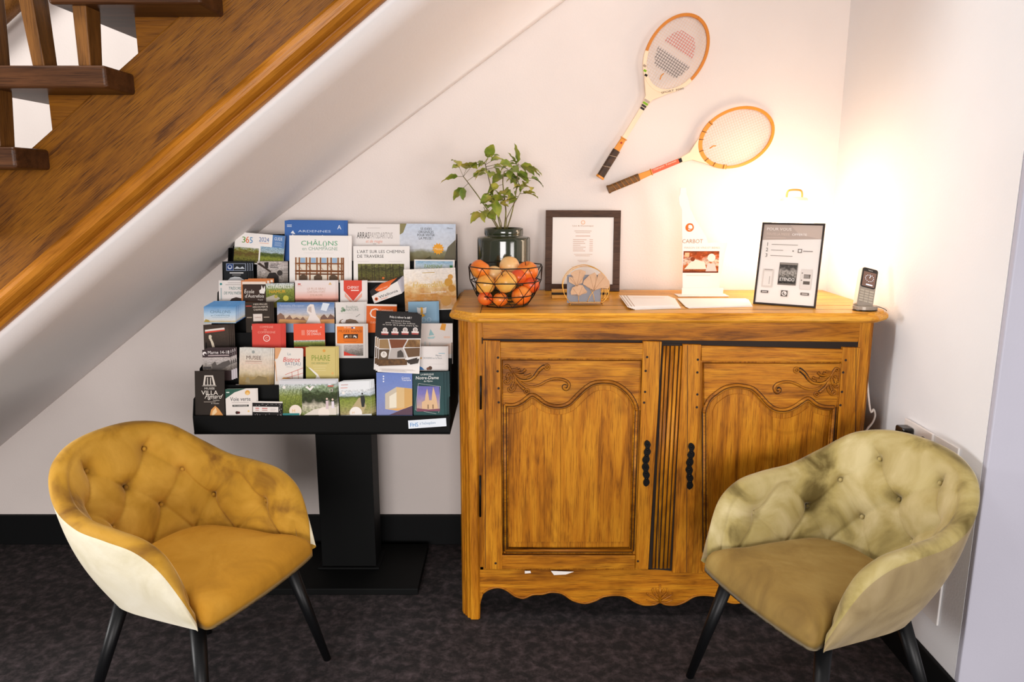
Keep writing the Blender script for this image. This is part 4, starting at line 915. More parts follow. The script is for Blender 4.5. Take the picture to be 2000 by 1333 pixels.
# ---- tier 7 (top)
brochure('landscape nature guide with green 365 and 2024 print, at the top left of the stand', 6, (461, 453), (557, 461), 511, W_, [
    ('r', 0, 0, 1, 1, W_), ('r', 0, .5, .49, 1, 'ph_orchard'), ('r', .52, .42, 1, 1, 'ph_meadow'), ('r', .75, 0, 1, .42, '#5c86bc'), ('t', '3', .17, .34, .2, '#6a9a3a', 'c', .07, 0, .02), ('t', '6', .245, .34, .22, '#e8702a', 'c', .07, 0, .02), ('t', '5', .32, .34, .2, '#3a8ac0', 'c', .06, 0, .02), ('t', '2024', .58, .26, .15, '#5a78b0', 'c', .2, 0, .02), ('r', .49, .3, .68, .315, '#e0a080'), ('t', 'GUIDE', .87, .18, .11, '#dfe8f4', 'c', .16, 0, .02), ('lines', .8, .22, .95, .38, 4, '#a8c0dc'), ('c', .05, .09, .02, '#5a7a3a')], group='365 guides', name='brochure', cat='brochure', th=.004, copies=1, step=(-.004, .004, -.002), clabel='second landscape nature guide just behind the one with 365 print', back='#5a8a7a', dyk=-.034)
brochure('blue magazine titled Ardennes Inspirations, the tallest on the stand', 6, (556, 431), (672, 432), 512, '#3d6ab0', [
    ('r', 0, 0, 1, 1, '#3d6ab0'), ('t', 'ARDENNES', .5, .28, .055, '#c8d8ee', 'c', .55), ('t', 'Inspirations', .5, .47, .14, '#eef2f8', 'c', .76, .1), ('t', 'A', .92, .2, .1, '#eef2f8', 'c'), ('r', .04, .10, .12, .115, '#dbe6f4'), ('r', .04, .135, .12, .15, '#dbe6f4'), ('p', [(.1, .3), (.14, .24), (.18, .33)], '#eef2f8')], th=.006, copies=2, step=(.006, .004, .001), group='Ardennes magazines', name='magazine', cat='magazine', clabel='blue Ardennes magazine tucked behind the front blue one at the top of the stand')
brochure('white brochure titled Arras Pays d\'Artois on the top tier', 6, (680, 437), (781, 438), 512, '#ece6e2', [
    ('t', 'ARRAS', .17, .38, .16, '#3a3432', 'l', .24, 0, .02), ('t', 'PAYSDARTOIS', .42, .38, .16, '#b0a8a4', 'l', .44), ('t', 'et de magie', .5, .49, .08, '#eaa088', 'c', .32, .2), ('r', .36, .10, .62, .11, '#c8c0bc'), ('r', .48, .52, .54, .53, '#7a7270')], name='brochure', cat='brochure', th=.003)
brochure('brochure with 55 idées originales and a yellow starburst, top right of the stand', 6, (781, 437), (890, 438), 524, '#d8dfe9', [
    ('r', 0, 0, 1, 1, 'ph_trees_sky'), ('p', [(0, 0), (.12, 0), (.06, .2), (0, .25)], '#8a8258'), ('p', [(1, .35), (.86, .52), (.8, .75), (.82, 1), (1, 1)], '#6a6450'), ('p', [(.38, 1), (.44, .8), (.55, .72), (.6, .9), (.62, 1)], '#54502e'), ('t', '55 IDÉES', .47, .14, .055, '#3a3a3a', 'c', .2, 0, .02), ('t', 'ORIGINALES', .47, .21, .055, '#3a3a3a', 'c', .27, 0, .02), ('t', 'POUR VISITER', .47, .28, .055, '#3a3a3a', 'c', .31, 0, .02), ('t', 'LA MEUSE !', .47, .35, .055, '#3a3a3a', 'c', .25, 0, .02), ('star', .69, .56, .11, 12, '#f0a62a'), ('t', 'Meuse', .69, .585, .05, '#fbe6b8', 'c', .13, 0, .02), ('t', 'Meuse', .9, .11, .035, '#6a6a70', 'c'), ('c', .54, .93, .05, '#b98a68'), ('c', .54, .89, .045, '#3a3a44')], name='brochure', cat='brochure', th=.004)
# ---- tier 6
brochure('black leaflet with a small blue and white crest, left end of the sixth tier', 5, (434, 511), (482, 511), 549, '#14181c', [
    ('r', .16, .1, .96, .48, '#a8b4c8'), ('r', .18, .12, .44, .46, '#24407a'), ('c', .31, .29, .09, '#d0d8e4'), ('c', .31, .27, .06, '#24407a'), ('r', .46, .12, .94, .46, '#1c2228'), ('p', [(.48, .38), (.6, .25), (.72, .34), (.82, .26), (.92, .38)], '#c8d0d8'), ('r', .3, .56, .86, .62, '#d0d0d0'), ('r', .4, .68, .75, .71, '#9a9a9a'), ('p', [(.2, 1), (.32, .84), (.5, .78), (.7, .8), (.95, 1)], '#c8ccd0')], copies=3, step=(.0075, .003, 0), group='black crest leaflets', clabel='black leaflet fanned behind the front crest leaflet')
brochure('grey leaflet with a dark bag photographed on a table, sixth tier', 5, (502, 511), (556, 511), 556, '#b0a49e', [
    ('r', 0, 0, 1, 1, 'ph_greyscene'), ('p', [(0, .1), (.1, .05), (.5, .42), (.5, .5)], '#3a2c24'), ('p', [(.25, .05), (.42, .02), (.4, .3), (.3, .28)], '#2c2420'), ('p', [(.34, 1), (.34, .7), (.44, .5), (.66, .48), (.78, .65), (.78, 1)], '#26201e'), ('c', .82, .5, .1, '#3a3430'), ('lines', .48, .08, .8, .3, 3, '#4a4240')], copies=2, step=(.005, .003, 0), group='grey bag leaflets', clabel='grey photographic leaflet behind the one with the dark bag')
brochure('white magazine headed Châlons en Champagne over timbered houses', 5, (565, 460), (680, 461), 549, W_, [
    ('t', 'CHÂL()NS', .51, .215, .10, '#5aa878', 'c', .62, 0, .006), ('t', 'en CHAMPAGNE', .52, .32, .07, '#8fae9a', 'c', .6), ('r', .25, .38, .75, .384, '#c8c8c4'),
    ('r', .10, .48, .93, 1, '#e6dccb')]+[('r', x, .48, x+.022, 1, '#8a5226') for x in (.10, .16, .28, .34, .46, .52, .64, .70, .82, .88, .91)]+[('r', x, .49, x+.08, .72-.12, '#9ab8d6') for x in (.19, .37, .55, .73)]+[('r', .10, .60, .93, .63, '#8a5226'), ('r', .10, .76, .93, .80, '#7a4620'), ('r', .10, .83, .93, .86, '#6a3c1c')]+[('p', [(x, 1), (x, .9), (x+.07, .84), (x+.14, .9), (x+.14, 1)], '#5a4634') for x in (.17, .42, .68)]+[('l', x, .63, x+.08, .76, .0012, '#8a5226') for x in (.14, .3, .5, .66, .82)], name='magazine', cat='magazine', th=.004, copies=2, step=(.006, .004, 0), group='Châlons magazines', clabel='white Châlons magazine edge showing behind the timbered house cover')
brochure('white brochure titled L\'art sur les chemins de traverse with a forest photo', 5, (690, 481), (800, 481), 549, W_, [
    ('t', "L'ART SUR LES CHEMINS", .07, .20, .085, '#4a4644', 'l', .84, 0, .004), ('t', 'DE TRAVERSE', .07, .335, .085, '#4a4644', 'l', .47, 0, .004), ('r', .07, .44, .28, .445, '#b0a8a4'), ('r', .62, .44, .86, .445, '#b0a8a4'), ('r', .08, .51, .9, 1, 'ph_forest')]+[('l', x, .52, x+.01, 1, .0022, '#3c3018') for x in (.14, .22, .33, .37, .45, .57, .66, .7, .82)]+[('c', .53, .92, .022, '#d8702a')], name='brochure', cat='brochure', th=.004)
brochure('brochure titled Famenne with blue sky, behind the golden tree one on the right', 5, (809, 507), (888, 508), 552, '#dfe6ea', [
    ('r', 0, 0, 1, 1, W_), ('r', .03, .06, .96, 1, 'ph_autumn_sky'), ('t', 'FAMENNE', .48, .38, .16, '#8aa83a', 'c', .44, 0, .01), ('r', .88, .24, .95, .36, '#3a8a4a')], name='brochure', cat='brochure', th=.004)
# ---- tier 5
brochure('white leaflet titled Trésors de Polynésie at the left end of the fifth tier', 4, (427, 548), (472, 548), 590, '#e6e0dc', [
    ('t', 'TRÉSORS', .98, .43, .13, '#33706c', 'r', .56, .15, .012), ('t', 'DE POLYNÉSIE', 1.0, .65, .13, '#33706c', 'r', .78, .15, .012), ('c', .1, .17, .05, '#3a8a8a'), ('r', .08, .35, .13, .9, '#a8b8ba'), ('r', .4, .1, .95, .12, '#9a9490'), ('r', .3, .19, .95, .21, '#9a9490'), ('p', [(.45, 1), (.55, .85), (.75, .78), (1, .84), (1, 1)], '#3c2f28')])
brochure('blackboard leaflet École d\'Autrefois with a white hand and orange border', 4, (471, 548), (521, 548), 590, '#c8763c', [
    ('r', .0, .0, 1, 1, '#cf7f48'), ('r', .04, .06, .96, .2, '#ecdccd'), ('r', .06, .18, 1, 1, '#3a2a22'), ('t', 'École', .12, .60, .17, '#eee6de', 'l', .38, .1, .01), ('t', "d'Autrefois", .14, .80, .15, '#eee6de', 'l', .74, .1, .01), ('p', [(.72, .6), (.7, .48), (.78, .4), (.8, .22), (.86, .4), (.92, .24), (.94, .45), (.9, .62)], '#f0eae4'), ('t', 'Rogny', .75, .93, .07, '#cfc4ba', 'c', .2)], dyk=-.004, copies=2, step=(.012, .004, .003), group='school leaflets', clabel='orange bordered leaflet behind the blackboard one')
brochure('leaflet titled Citadelle Namur over a green aerial view', 4, (519, 554), (574, 553), 591, '#7f7a36', [
    ('r', 0, 0, 1, 1, 'ph_vineyard'), ('p', [(0, .75), (.3, .6), (.5, .8), (.3, 1), (0, 1)], '#b9b0a0'), ('t', 'CITADELLE', .05, .27, .19, '#f4f0e8', 'l', .9, 0, .02), ('t', 'NAMUR', .12, .52, .16, '#e8b030', 'l', .58, 0, .012), ('c', .7, .8, .1, '#c8c04a'), ('c', .35, .7, .06, '#b8a850')], dyk=-.005)
brochure('pale pink sunset leaflet for a château, centre left of the fifth tier', 4, (576, 548), (656, 548), 590, '#e9dcd8', [
    ('r', 0, 0, 1, 1, 'ph_sunset'), ('t', 'LE PLUS BEAU', .52, .44, .1, '#c89c88', 'c', .44), ('t', 'CHÂTEAU FORT', .52, .58, .1, '#c89c88', 'c', .44), ('t', "D'EUROPE", .52, .74, .1, '#c89c88', 'c', .3), ('r', .07, .15, .14, .2, '#c84a3c'), ('r', .06, .24, .17, .26, '#d8a090'), ('p', [(.82, .2), (.86, .08), (.9, .2)], '#e0b880')], th=.003, copies=2, step=(.0035, .004, 0), group='sunset leaflets', clabel='pink sunset leaflet edge behind the château one')
brochure('white leaflet with a big red pennant reading Chimay', 4, (664, 548), (715, 548), 592, '#ece6e2', [
    ('p', [(.14, .0), (.84, 0), (.84, .45), (.5, .92), (.14, .45)], '#dc4a36'), ('p', [(.84, .55), (.84, .72), (.58, 1), (.5, .95)], '#eab09c'), ('p', [(.18, .55), (.18, .72), (.42, 1), (.48, .95)], '#eab09c'), ('t', 'CHIMAY', .5, .38, .13, '#fbf0ea', 'c', .44, 0, .02), ('r', .42, .42, .72, .47, '#f4d4ca')], copies=1, step=(.004, .003, 0), group='Chimay leaflets', clabel='second leaflet behind the red pennant one')
brochure('white card with black and orange Wallonia lettering leaning in a fan of cards', 4, (722, 569), (776, 549), 595, '#ece8e4', [
    ('p', [(0, .0), (1, -.0), (1, .02), (.0, .45)], '#1e1a1a'), ('p', [(.18, .0), (.78, .0), (.7, .2), (.55, .32), (.35, .34), (.22, .2)], '#ea6a24'), ('t', 'PASS VISIT', .46, .2, .09, '#fce8d8', 'c', .34, 0, .02), ('t', 'Wallonia', .22, .82, .2, '#242022', 'l', .68, 0, .01), ('c', .12, .78, .06, '#e8702a'), ('c', .12, .78, .03, '#242022'), ('t', 'Belgique', .4, .96, .08, '#e8702a', 'c', .25)], dyk=-.012, copies=6, step=(.0030, .0042, .0028), group='Wallonia cards', cbase='#c9c4cc', clabel='card fanned behind the front Wallonia card', name='card', cat='card')
brochure('tall brochure with golden autumn trees and yellow script, right end of the fifth tier', 4, (788, 527), (889, 523), 607, '#f2e8dc', [
    ('r', 0, 0, 1, 1, 'ph_autumn'), ('t', 'Hirondelles', .5, .45, .13, '#d8b450', 'c', .68, .25, .0), ('t', 'tourisme', .66, .6, .06, '#f6efe4', 'c', .3, 0, .02), ('r', .36, .09, .6, .105, '#c8a850'), ('r', .3, .6, .6, .61, '#e0c8b0'), ('c', .86, .35, .08, '#d09a38'), ('c', .92, .5, .07, '#c08830'), ('c', .8, .8, .1, '#c89244'), ('c', .04, .6, .04, '#c89a58'), ('c', .9, .22, .05, '#d8a04c')], dyk=-.02, name='brochure', cat='brochure', th=.004)
# ---- tier 4
brochure('pale blue leaflet reading Châlons en Champagne, front of the thick fanned pack', 3, (398, 599), (460, 599), 630, '#a8cbe6', [
    ('r', 0, 0, 1, 1, 'ph_skysea'), ('t', 'CHÂL()NS', .52, .42, .18, '#5f7f98', 'c', .64), ('t', 'en CHAMPAGNE', .52, .62, .11, '#6f8ca2', 'c', .6), ('r', .25, .68, .78, .7, '#a0b4c4'), ('p', [(0, 1), (.05, .8), (.15, .85), (.2, 1)], '#b09a50')], dyk=-.03, copies=9, step=(.0024, .0042, .0016), group='pale blue Châlons leaflets', cbase='#4a78b8', clabel='blue leaflet in the thick fanned pack behind the pale Châlons one')
brochure('dark brown leaflet with rows of tiny white text and a pale square', 3, (479, 591), (528, 590), 646, '#33291f', [
    ('t', 'MERVEILLES', .6, .1, .05, '#e8dccc', 'c', .55), ('t', 'DÉCOUVERTE', .6, .2, .06, '#e8dccc', 'c', .6, 0, .02), ('t', 'CHAMPAGNES', .6, .3, .06, '#e8dccc', 'c', .55, 0, .02), ('r', .02, .12, .25, .15, '#c84a3c'), ('r', .3, .42, .66, .68, '#e6dcd2'), ('t', 'CHAMPAGNE', .48, .57, .05, '#8a5a4a', 'c', .26), ('r', .05, .52, .25, .56, '#9a8c7c'), ('r', .72, .52, .94, .56, '#9a8c7c'), ('r', .22, .84, .75, .98, '#d8cec2'), ('r', .26, .88, .7, .94, '#6a5a4c')], copies=2, step=(.005, .003, 0), group='dark brown leaflets', clabel='dark leaflet edge behind the brown one with tiny text')
brochure('leaflet with a white statue before domed roofs and blue sky', 3, (541, 591), (653, 591), 632, '#8aa4c4', [
    ('r', 0, 0, 1, 1, 'ph_castle_sky'), ('p', [(.0, 1), (0, .62), (.06, .5), (.12, .62), (.14, .8), (.22, .6), (.27, .8), (.34, .7), (.4, .82), (.45, .68), (.5, .85), (.5, 1)], '#8a6a58'), ('p', [(.74, 1), (.76, .7), (.82, .56), (.88, .75), (.93, .55), (1, .7), (1, 1)], '#7a5c50'), ('p', [(.02, 1), (.04, .8), (.3, .82), (.5, .86), (.5, 1)], '#cf9a60'), ('p', [(.74, 1), (.76, .82), (1, .8), (1, 1)], '#cf9a60'),
    ('p', [(.5, 1), (.54, .8), (.57, .6), (.52, .45), (.53, .2), (.58, .08), (.64, .1), (.66, .35), (.68, .6), (.74, .8), (.76, 1)], '#ece4de'), ('p', [(.54, .4), (.55, .22), (.6, .2), (.6, .5)], '#c8b8b0'), ('p', [(.8, .02), (.92, .06), (.86, .42), (.76, .36)], '#dfe8f2'), ('t', "Patrimoine d'Exception", .26, .2, .09, '#c4d2e4', 'c', .42)])
brochure('cream leaflet with a grey leaf logo and a small hare, centre of the fourth tier', 3, (655, 591), (711, 590), 632, '#e9e4df', [
    ('c', .25, .3, .05, '#9aae98'), ('c', .3, .38, .05, '#6a8a6c'), ('c', .22, .42, .04, '#8aa48a'), ('t', 'Biosphère', .37, .28, .12, '#9aa49a', 'l', .4), ('t', 'NATURE', .37, .42, .12, '#9aa49a', 'l', .44), ('l', .7, .72, .85, .58, .0012, '#4a4440'), ('p', [(.1, 1), (.15, .85), (.25, .8), (.3, 1)], '#8a7058'), ('c', .24, .92, .06, '#f2eeea'), ('p', [(.32, 1), (.36, .84), (.5, .8), (.7, .86), (.8, 1)], '#7a6450'), ('r', .1, .52, .6, .53, '#c8c2bc')], copies=2, step=(.0045, .003, 0), group='cream hare leaflets', clabel='leaflet edge behind the cream leaf logo one')
brochure('bright orange leaflet with a large white C', 3, (716, 594), (775, 595), 640, '#ea6a1e', [
    ('r', 0, 0, 1, .08, '#f2ece6'), ('t', 'C', .25, .60, .42, '#fbeee2', 'c', None, 0, .01), ('t', 'Communauté', .43, .3, .1, '#fbe0c8', 'l', .45, 0, .02), ('t', 'Développement', .43, .42, .1, '#fbe0c8', 'l', .48, 0, .02), ('t', 'Durable', .43, .53, .08, '#fbe0c8', 'l', .22, 0, .02), ('t', 'GUIDE', .13, .82, .08, '#f8c8a0', 'l', .2, 0, .02)], th=.003)
brochure('sky blue zoo leaflet with a yellow and white flower shape', 3, (797, 590), (853, 589), 634, '#8cb4cf', [
    ('c', .46, .38, .1, '#f0b434'), ('p', [(.3, .25), (.44, .3), (.42, .55), (.32, .5)], '#e8eef2'), ('p', [(.64, .25), (.5, .3), (.52, .55), (.62, .5)], '#e8eef2'), ('p', [(.36, .62), (.47, .5), (.6, .62), (.47, .7)], '#f0b434'), ('t', 'ZOO', .55, .92, .22, '#b8d0e0', 'c', .5, 0, .02)], th=.0025, copies=2, step=(.0035, .003, 0), group='blue zoo leaflets', clabel='blue leaflet edge behind the zoo one')
# ---- tier 3
brochure('dark brown leaflet with a slanting red and white strip and a pale statuette', 2, (397, 635), (447, 634), 679, '#3c3028', [
    ('r', 0, 0, 1, 1, 'ph_darkbrown'), ('p', [(.06, .22), (.82, .14), (.83, .22), (.06, .3)], '#e8e0d8'), ('p', [(.06, .3), (.83, .22), (.83, .28), (.06, .37)], '#d84a3a'), ('p', [(.2, .48), (.26, .44), (.32, .5), (.3, .6), (.38, .8), (.42, 1), (.32, 1), (.27, .75), (.2, .6)], '#d9cdb8')], copies=3, step=(.0055, .003, 0), group='statuette leaflets', cbase='#241e1c', clabel='dark leaflet in the pack behind the statuette one')
brochure('coral red leaflet with a white ring emblem', 2, (492, 633), (549, 633), 673, '#d9483c', [
    ('r', 0, 0, 1, 1, '#da4c40'), ('t', "COMPIÈGNE", .5, .2, .1, '#f0a898', 'c', .45), ('t', 'DE', .46, .33, .08, '#f0a898', 'c'), ('t', 'COMPIEGNE', .5, .46, .1, '#f0a898', 'c', .6), ('c', .5, .7, .12, '#f6d0c6'), ('c', .5, .7, .09, '#da4c40'), ('t', 'C', .5, .77, .13, '#f6d0c6', 'c')], copies=3, step=(.0045, .003, 0), group='coral red leaflets', clabel='red leaflet edge behind the coral one with the ring emblem')
brochure('orange-red leaflet Domaine de Chaalis above a green meadow band', 2, (573, 633), (634, 632), 678, '#ea5a3c', [
    ('r', 0, 0, 1, .72, '#ec5c3e'), ('r', 0, .72, 1, 1, 'ph_vineyard'), ('r', .25, .28, .36, .5, '#f08a74'), ('t', 'DOMAINE', .43, .38, .1, '#fbe4da', 'l', .34, 0, .02), ('t', 'DE CHAALIS', .43, .5, .1, '#fbe4da', 'l', .44, 0, .02), ('c', .88, .16, .02, '#f8d0c0')], th=.0025)
brochure('museum leaflet with an orange square and a frieze of two white animals', 2, (655, 633), (713, 633), 695, '#ece6e0', [
    ('r', .05, .08, .93, .62, '#ee7c1c'), ('t', 'MUSÉE HANSI', .5, .27, .08, '#8a3a10', 'c', .78), ('t', 'EN GRAND', .44, .14, .05, '#fbe0c4', 'c', .3), ('r', .54, .1, .6, .15, '#3a4a8a'), ('r', .6, .1, .66, .15, '#f4f0ec'), ('r', .27, .32, .76, .46, '#4a2c18'), ('p', [(.3, .44), (.32, .38), (.4, .36), (.42, .44), (.38, .4), (.34, .44)], '#f6eee4'), ('p', [(.72, .44), (.7, .38), (.62, .36), (.6, .44), (.64, .4), (.68, .44)], '#f6eee4'), ('c', .51, .39, .05, '#8a6a4c'), ('r', .25, .5, .76, .51, '#a84c14'), ('r', .3, .55, .7, .56, '#a84c14'), ('r', .28, .66, .93, 1, 'ph_greyscene'), ('p', [(.28, .86), (.5, .95), (.75, 1), (.28, 1)], '#d83a28')], th=.0025, copies=2, step=(.0045, .003, 0), group='orange museum leaflets', clabel='white leaflet edge behind the orange museum one')
brochure('white leaflet with pale sailing boat and orange tag, right end of third tier', 2, (822, 632), (884, 632), 692, '#ece4de', [
    ('r', 0, 0, 1, 1, '#eae2dc'), ('p', [(.66, .0), (.8, .02), (.76, .24), (.6, .2)], '#eaa238'), ('p', [(.25, .4), (.3, .18), (.42, .38)], '#9ac4c8'), ('p', [(.2, .45), (.45, .42), (.4, .5), (.24, .5)], '#b0d0d2'), ('r', .72, .42, .92, .48, '#f0d0bc'), ('p', [(.62, .75), (1, .62), (1, 1), (.6, 1)], '#ecd4c4'), ('r', .1, .6, .16, .72, '#d4dad8'), ('r', .26, .62, .3, .72, '#d4dad8')], th=.0025)
# ---- tier 2
brochure('leaflet titled Marne 14-18 with a grey wartime photograph', 1, (395, 684), (450, 683), 725, '#3a2c2c', [
    ('r', 0, 0, 1, .36, '#3c2e30'), ('r', 0, .36, 1, 1, 'ph_greyscene'), ('t', 'Marne 14-18', .2, .2, .15, '#f2ecea', 'l', .76, 0, .02), ('r', .2, .25, .95, .3, '#b8a8a8'), ('c', .08, .18, .07, '#f2ecea'), ('c', .1, .22, .04, '#3c2e30'), ('p', [(.35, 1), (.32, .7), (.45, .55), (.5, .75), (.7, .6), (.95, .5), (1, .7), (.6, 1)], '#5a5450'), ('r', .02, .8, .3, .9, '#4a4646')], copies=3, step=(.006, .003, .002), group='Marne leaflets', cbase='#c9c2c6', clabel='leaflet edge in the pack behind the Marne 14-18 one')
brochure('pale leaflet titled Musée over a misty ruined hill at sunrise', 1, (468, 679), (528, 681), 752, '#e2dcd2', [
    ('r', 0, 0, 1, 1, 'ph_hill'), ('c', .45, .11, .05, '#9aa09c'), ('t', 'MUSEE', .47, .31, .1, '#5a4038', 'c', .48, 0, .012), ('r', .2, .35, .74, .37, '#b8988a'), ('r', .2, .4, .74, .415, '#e0b8a8'), ('p', [(.2, 1), (.3, .88), (.5, .84), (.62, .74), (.75, .76), (.9, .78), (.97, 1)], '#8a7850'), ('p', [(.2, .92), (.25, .78), (.34, .8), (.36, .95)], '#9a8a68')], th=.005, copies=2, step=(.006, .004, 0), group='museum hill leaflets', cbase='#b8ae9c', clabel='leaflet edge behind the misty hill museum one')
brochure('white leaflet Bistrot Bateau with red script and a boat deck', 1, (538, 681), (592, 682), 745, '#ede6de', [
    ('p', [(0, 0), (.22, 0), (.08, .3), (0, .34)], '#e0a878'), ('t', 'Le', .5, .2, .08, '#8a9aa0', 'c'), ('t', 'Bistrot', .58, .4, .14, '#d2362e', 'c', .6, .2, .008), ('t', 'BATEAU', .64, .51, .1, '#8a94a4', 'c', .56), ('l', .35, .8, 1, .58, .0016, '#d06a58'), ('l', .3, .92, 1, .74, .0014, '#d06a58'), ('l', .6, .72, .62, 1, .0012, '#c85a48'), ('l', .82, .64, .85, 1, .0012, '#c85a48'), ('p', [(.15, 1), (.3, .88), (.55, .9), (.72, .98), (.7, 1)], '#e0a050'), ('r', .4, .55, .62, .56, '#b0b4b8'), ('l', 0, .4, .06, 1, .002, '#e0a878')], th=.003, copies=1, step=(-.003, .004, .002), group='bistrot leaflets', clabel='leaflet edge behind the Bistrot Bateau one')
brochure('yellow-green leaflet Phare de Verzenay with a white ribbon shape', 1, (597, 679), (655, 679), 744, '#d3c078', [
    ('r', 0, 0, 1, 1, '#d6c47c'), ('p', [(0, .55), (.3, .75), (.45, 1), (0, 1)], '#a8a450'), ('c', .62, .1, .05, '#e0a24c'), ('t', 'PHARE', .2, .4, .17, '#8a9a3c', 'l', .62, 0, .0), ('t', 'DE VERZENAY', .2, .5, .05, '#8a9a5c', 'l', .58), ('r', .25, .55, .7, .56, '#ece2b0'), ('r', .28, .62, .66, .63, '#ece2b0'), ('r', .25, .69, .68, .7, '#ece2b0'), ('p', [(.08, .6), (.16, .62), (.4, .8), (.5, .95), (.9, 1), (.3, 1), (.36, .85)], '#f4efe6'), ('c', .9, .78, .04, '#e8b46c')], th=.003, copies=2, step=(.005, .004, .001), group='yellow-green leaflets', clabel='yellow-green leaflet edge behind the Phare one')
brochure('large black and white escape game flyer leaning askew over the right side of the stand', 1, (742, 611), (824, 615), 727, '#efeae6', [
    ('p', [(0, 0), (1, 0), (1, .40), (0, .44)], '#16100f'), ('t', 'Prêts à relever le défi ?', .5, .08, .036, '#f8f4f0', 'c', .52, 0, .025), ('t', 'Vous disposez de 60 minutes', .5, .135, .024, '#d8d0c8', 'c', .46, 0, .02), ('t', 'pour trouver les indices', .5, .17, .024, '#d8d0c8', 'c', .7, 0, .02), ('t', 'et sortir de la pièce avant la fin', .5, .205, .024, '#d8d0c8', 'c', .84, 0, .02)]
    +[('c', x, .29-.01*i, .058, '#efe6e2') for i, x in enumerate((.14, .38, .62, .86))]+[('c', x, .29-.01*i, .042, '#b9aca6') for i, x in enumerate((.14, .38, .62, .86))]+[('r', x-.085, .315-.01*i, x+.085, .345-.01*i, '#e8ddd8') for i, x in enumerate((.14, .38, .62, .86))]+[('r', x-.08, .345-.01*i, x+.08, .37-.01*i, '#a8443c') for i, x in enumerate((.14, .38, .62, .86))]
    +[('p', [(.02, .45), (.22, .44), (.27, .6), (.02, .6)], '#9a7a50'), ('p', [(.25, .44), (.68, .43), (.58, .57), (.31, .59)], '#7a4222'), ('p', [(.71, .43), (.99, .42), (.99, .55), (.62, .56)], 'ph_brownpic'), ('p', [(.02, .62), (.27, .61), (.24, .78), (.02, .79)], '#5c4a38'), ('p', [(.31, .6), (.58, .58), (.68, .74), (.26, .77)], '#b9b0aa'), ('p', [(.62, .58), (.99, .56), (.99, .7), (.72, .73)], '#6a4e34'), ('p', [(.02, .8), (.70, .77), (.70, .86), (.02, .9)], 'ph_brownpic'), ('p', [(.72, .8), (.99, .74), (.96, .82), (.78, .85)], '#3a302a'), ('c', .14, .7, .075, '#efe8e0'), ('c', .14, .7, .05, '#d8cfc4'), ('l', .14, .7, .14, .66, .0012, '#2a2420'), ('p', [(.46, .74), (.46, .64), (.54, .61), (.6, .66), (.62, .73)], '#4a423c'), ('r', .1, .95, .9, .955, '#c8c0ba'), ('r', .1, .975, .7, .98, '#c8c0ba')], dyk=-.055, name='flyer', cat='flyer', th=.0015, down=0, copies=2, step=(-.007, .004, .003), group='escape game flyers', clabel='flyer sheet edge behind the black and white escape game one')
brochure('small white card with faint text and a blue corner, beside the escape game flyer', 1, (818, 677), (873, 677), 723, '#ece6e2', [
    ('r', .7, .28, .92, .31, '#9ac0cc'), ('t', 'Marina', .7, .42, .07, '#5a6a74', 'c', .2), ('t', 'CROISIERES sur la Meuse', .48, .53, .07, '#7a8288', 'c', .68), ('p', [(0, .82), (.12, .9), (.2, 1), (0, 1)], '#3a78b8'), ('c', .4, .92, .07, '#5a3c2c'), ('c', .32, .95, .05, '#7a4c34'), ('r', .3, .75, .9, .76, '#d0cac6'), ('c', .08, .5, .03, '#d8a04c')], dyk=-.012, name='card', cat='card', copies=1, step=(.004, .003, 0), group='white marina cards', clabel='second white card just behind the one with the blue corner')
# ---- tier 1 (front tray)
brochure('black leaflet reading Musée Villa with a white building drawing, front left of the tray', 0, (380, 725), (438, 725), 812, '#2c241e', [
    ('p', [(.28, .32), (.33, .1), (.62, .1), (.70, .32)], '#d8d0c6'), ('p', [(.34, .31), (.38, .13), (.57, .13), (.63, .31)], '#2c241e'), ('r', .42, .15, .45, .31, '#d8d0c6'), ('r', .52, .15, .55, .31, '#d8d0c6'), ('r', .25, .33, .73, .34, '#d8d0c6'), ('t', 'MUSÉE', .5, .415, .045, '#e8e0d6', 'c', .34, 0, .01), ('t', 'VILLA', .5, .535, .095, '#efe8de', 'c', .56, 0, .004), ('t', 'Pignard', .6, .62, .1, '#efe8de', 'c', .55, .5, .0), ('r', .3, .69, .7, .70, '#b8aca0'), ('t', 'Fondation', .72, .67, .03, '#d8d0c6', 'c', .22, 0, .02), ('t', 'le musée', .68, .74, .03, '#d8d0c6', 'c', .26, 0, .02), ('p', [(.5, 1), (.54, .87), (.68, .78), (.8, .85), (.95, 1)], '#d89a58'), ('p', [(.56, 1), (.6, .9), (.7, .82), (.74, .92), (.62, 1)], '#f0d0a0')], th=.002)
brochure('white booklet reading Voie verte with an orange emblem and dark green corner', 0, (440, 761), (500, 760), 812, '#eae4de', [
    ('p', [(0, 0), (.62, 0), (.3, .12), (0, .36)], '#2c5a4c'), ('r', .03, .1, .13, .14, '#dfe8e0'), ('c', .72, .14, .08, '#e2a84c'), ('c', .72, .18, .05, '#f0ca84'), ('t', 'Voie verte', .48, .45, .15, '#4a4c54', 'c', .66, .0), ('r', .2, .5, .75, .52, '#c4bcb8'), ('r', .22, .6, .75, .67, '#2c3432'), ('t', 'DE CHAMPAGNE', .48, .655, .045, '#eae4de', 'c', .44), ('c', .36, .9, .05, '#3a2420'), ('c', .42, .9, .04, '#5a1c18'), ('c', .74, .85, .03, '#e8c880')], dyk=-.006, th=.004, copies=1, step=(.004, .004, .001), group='Voie verte booklets', clabel='second booklet behind the Voie verte one', name='booklet', cat='booklet')
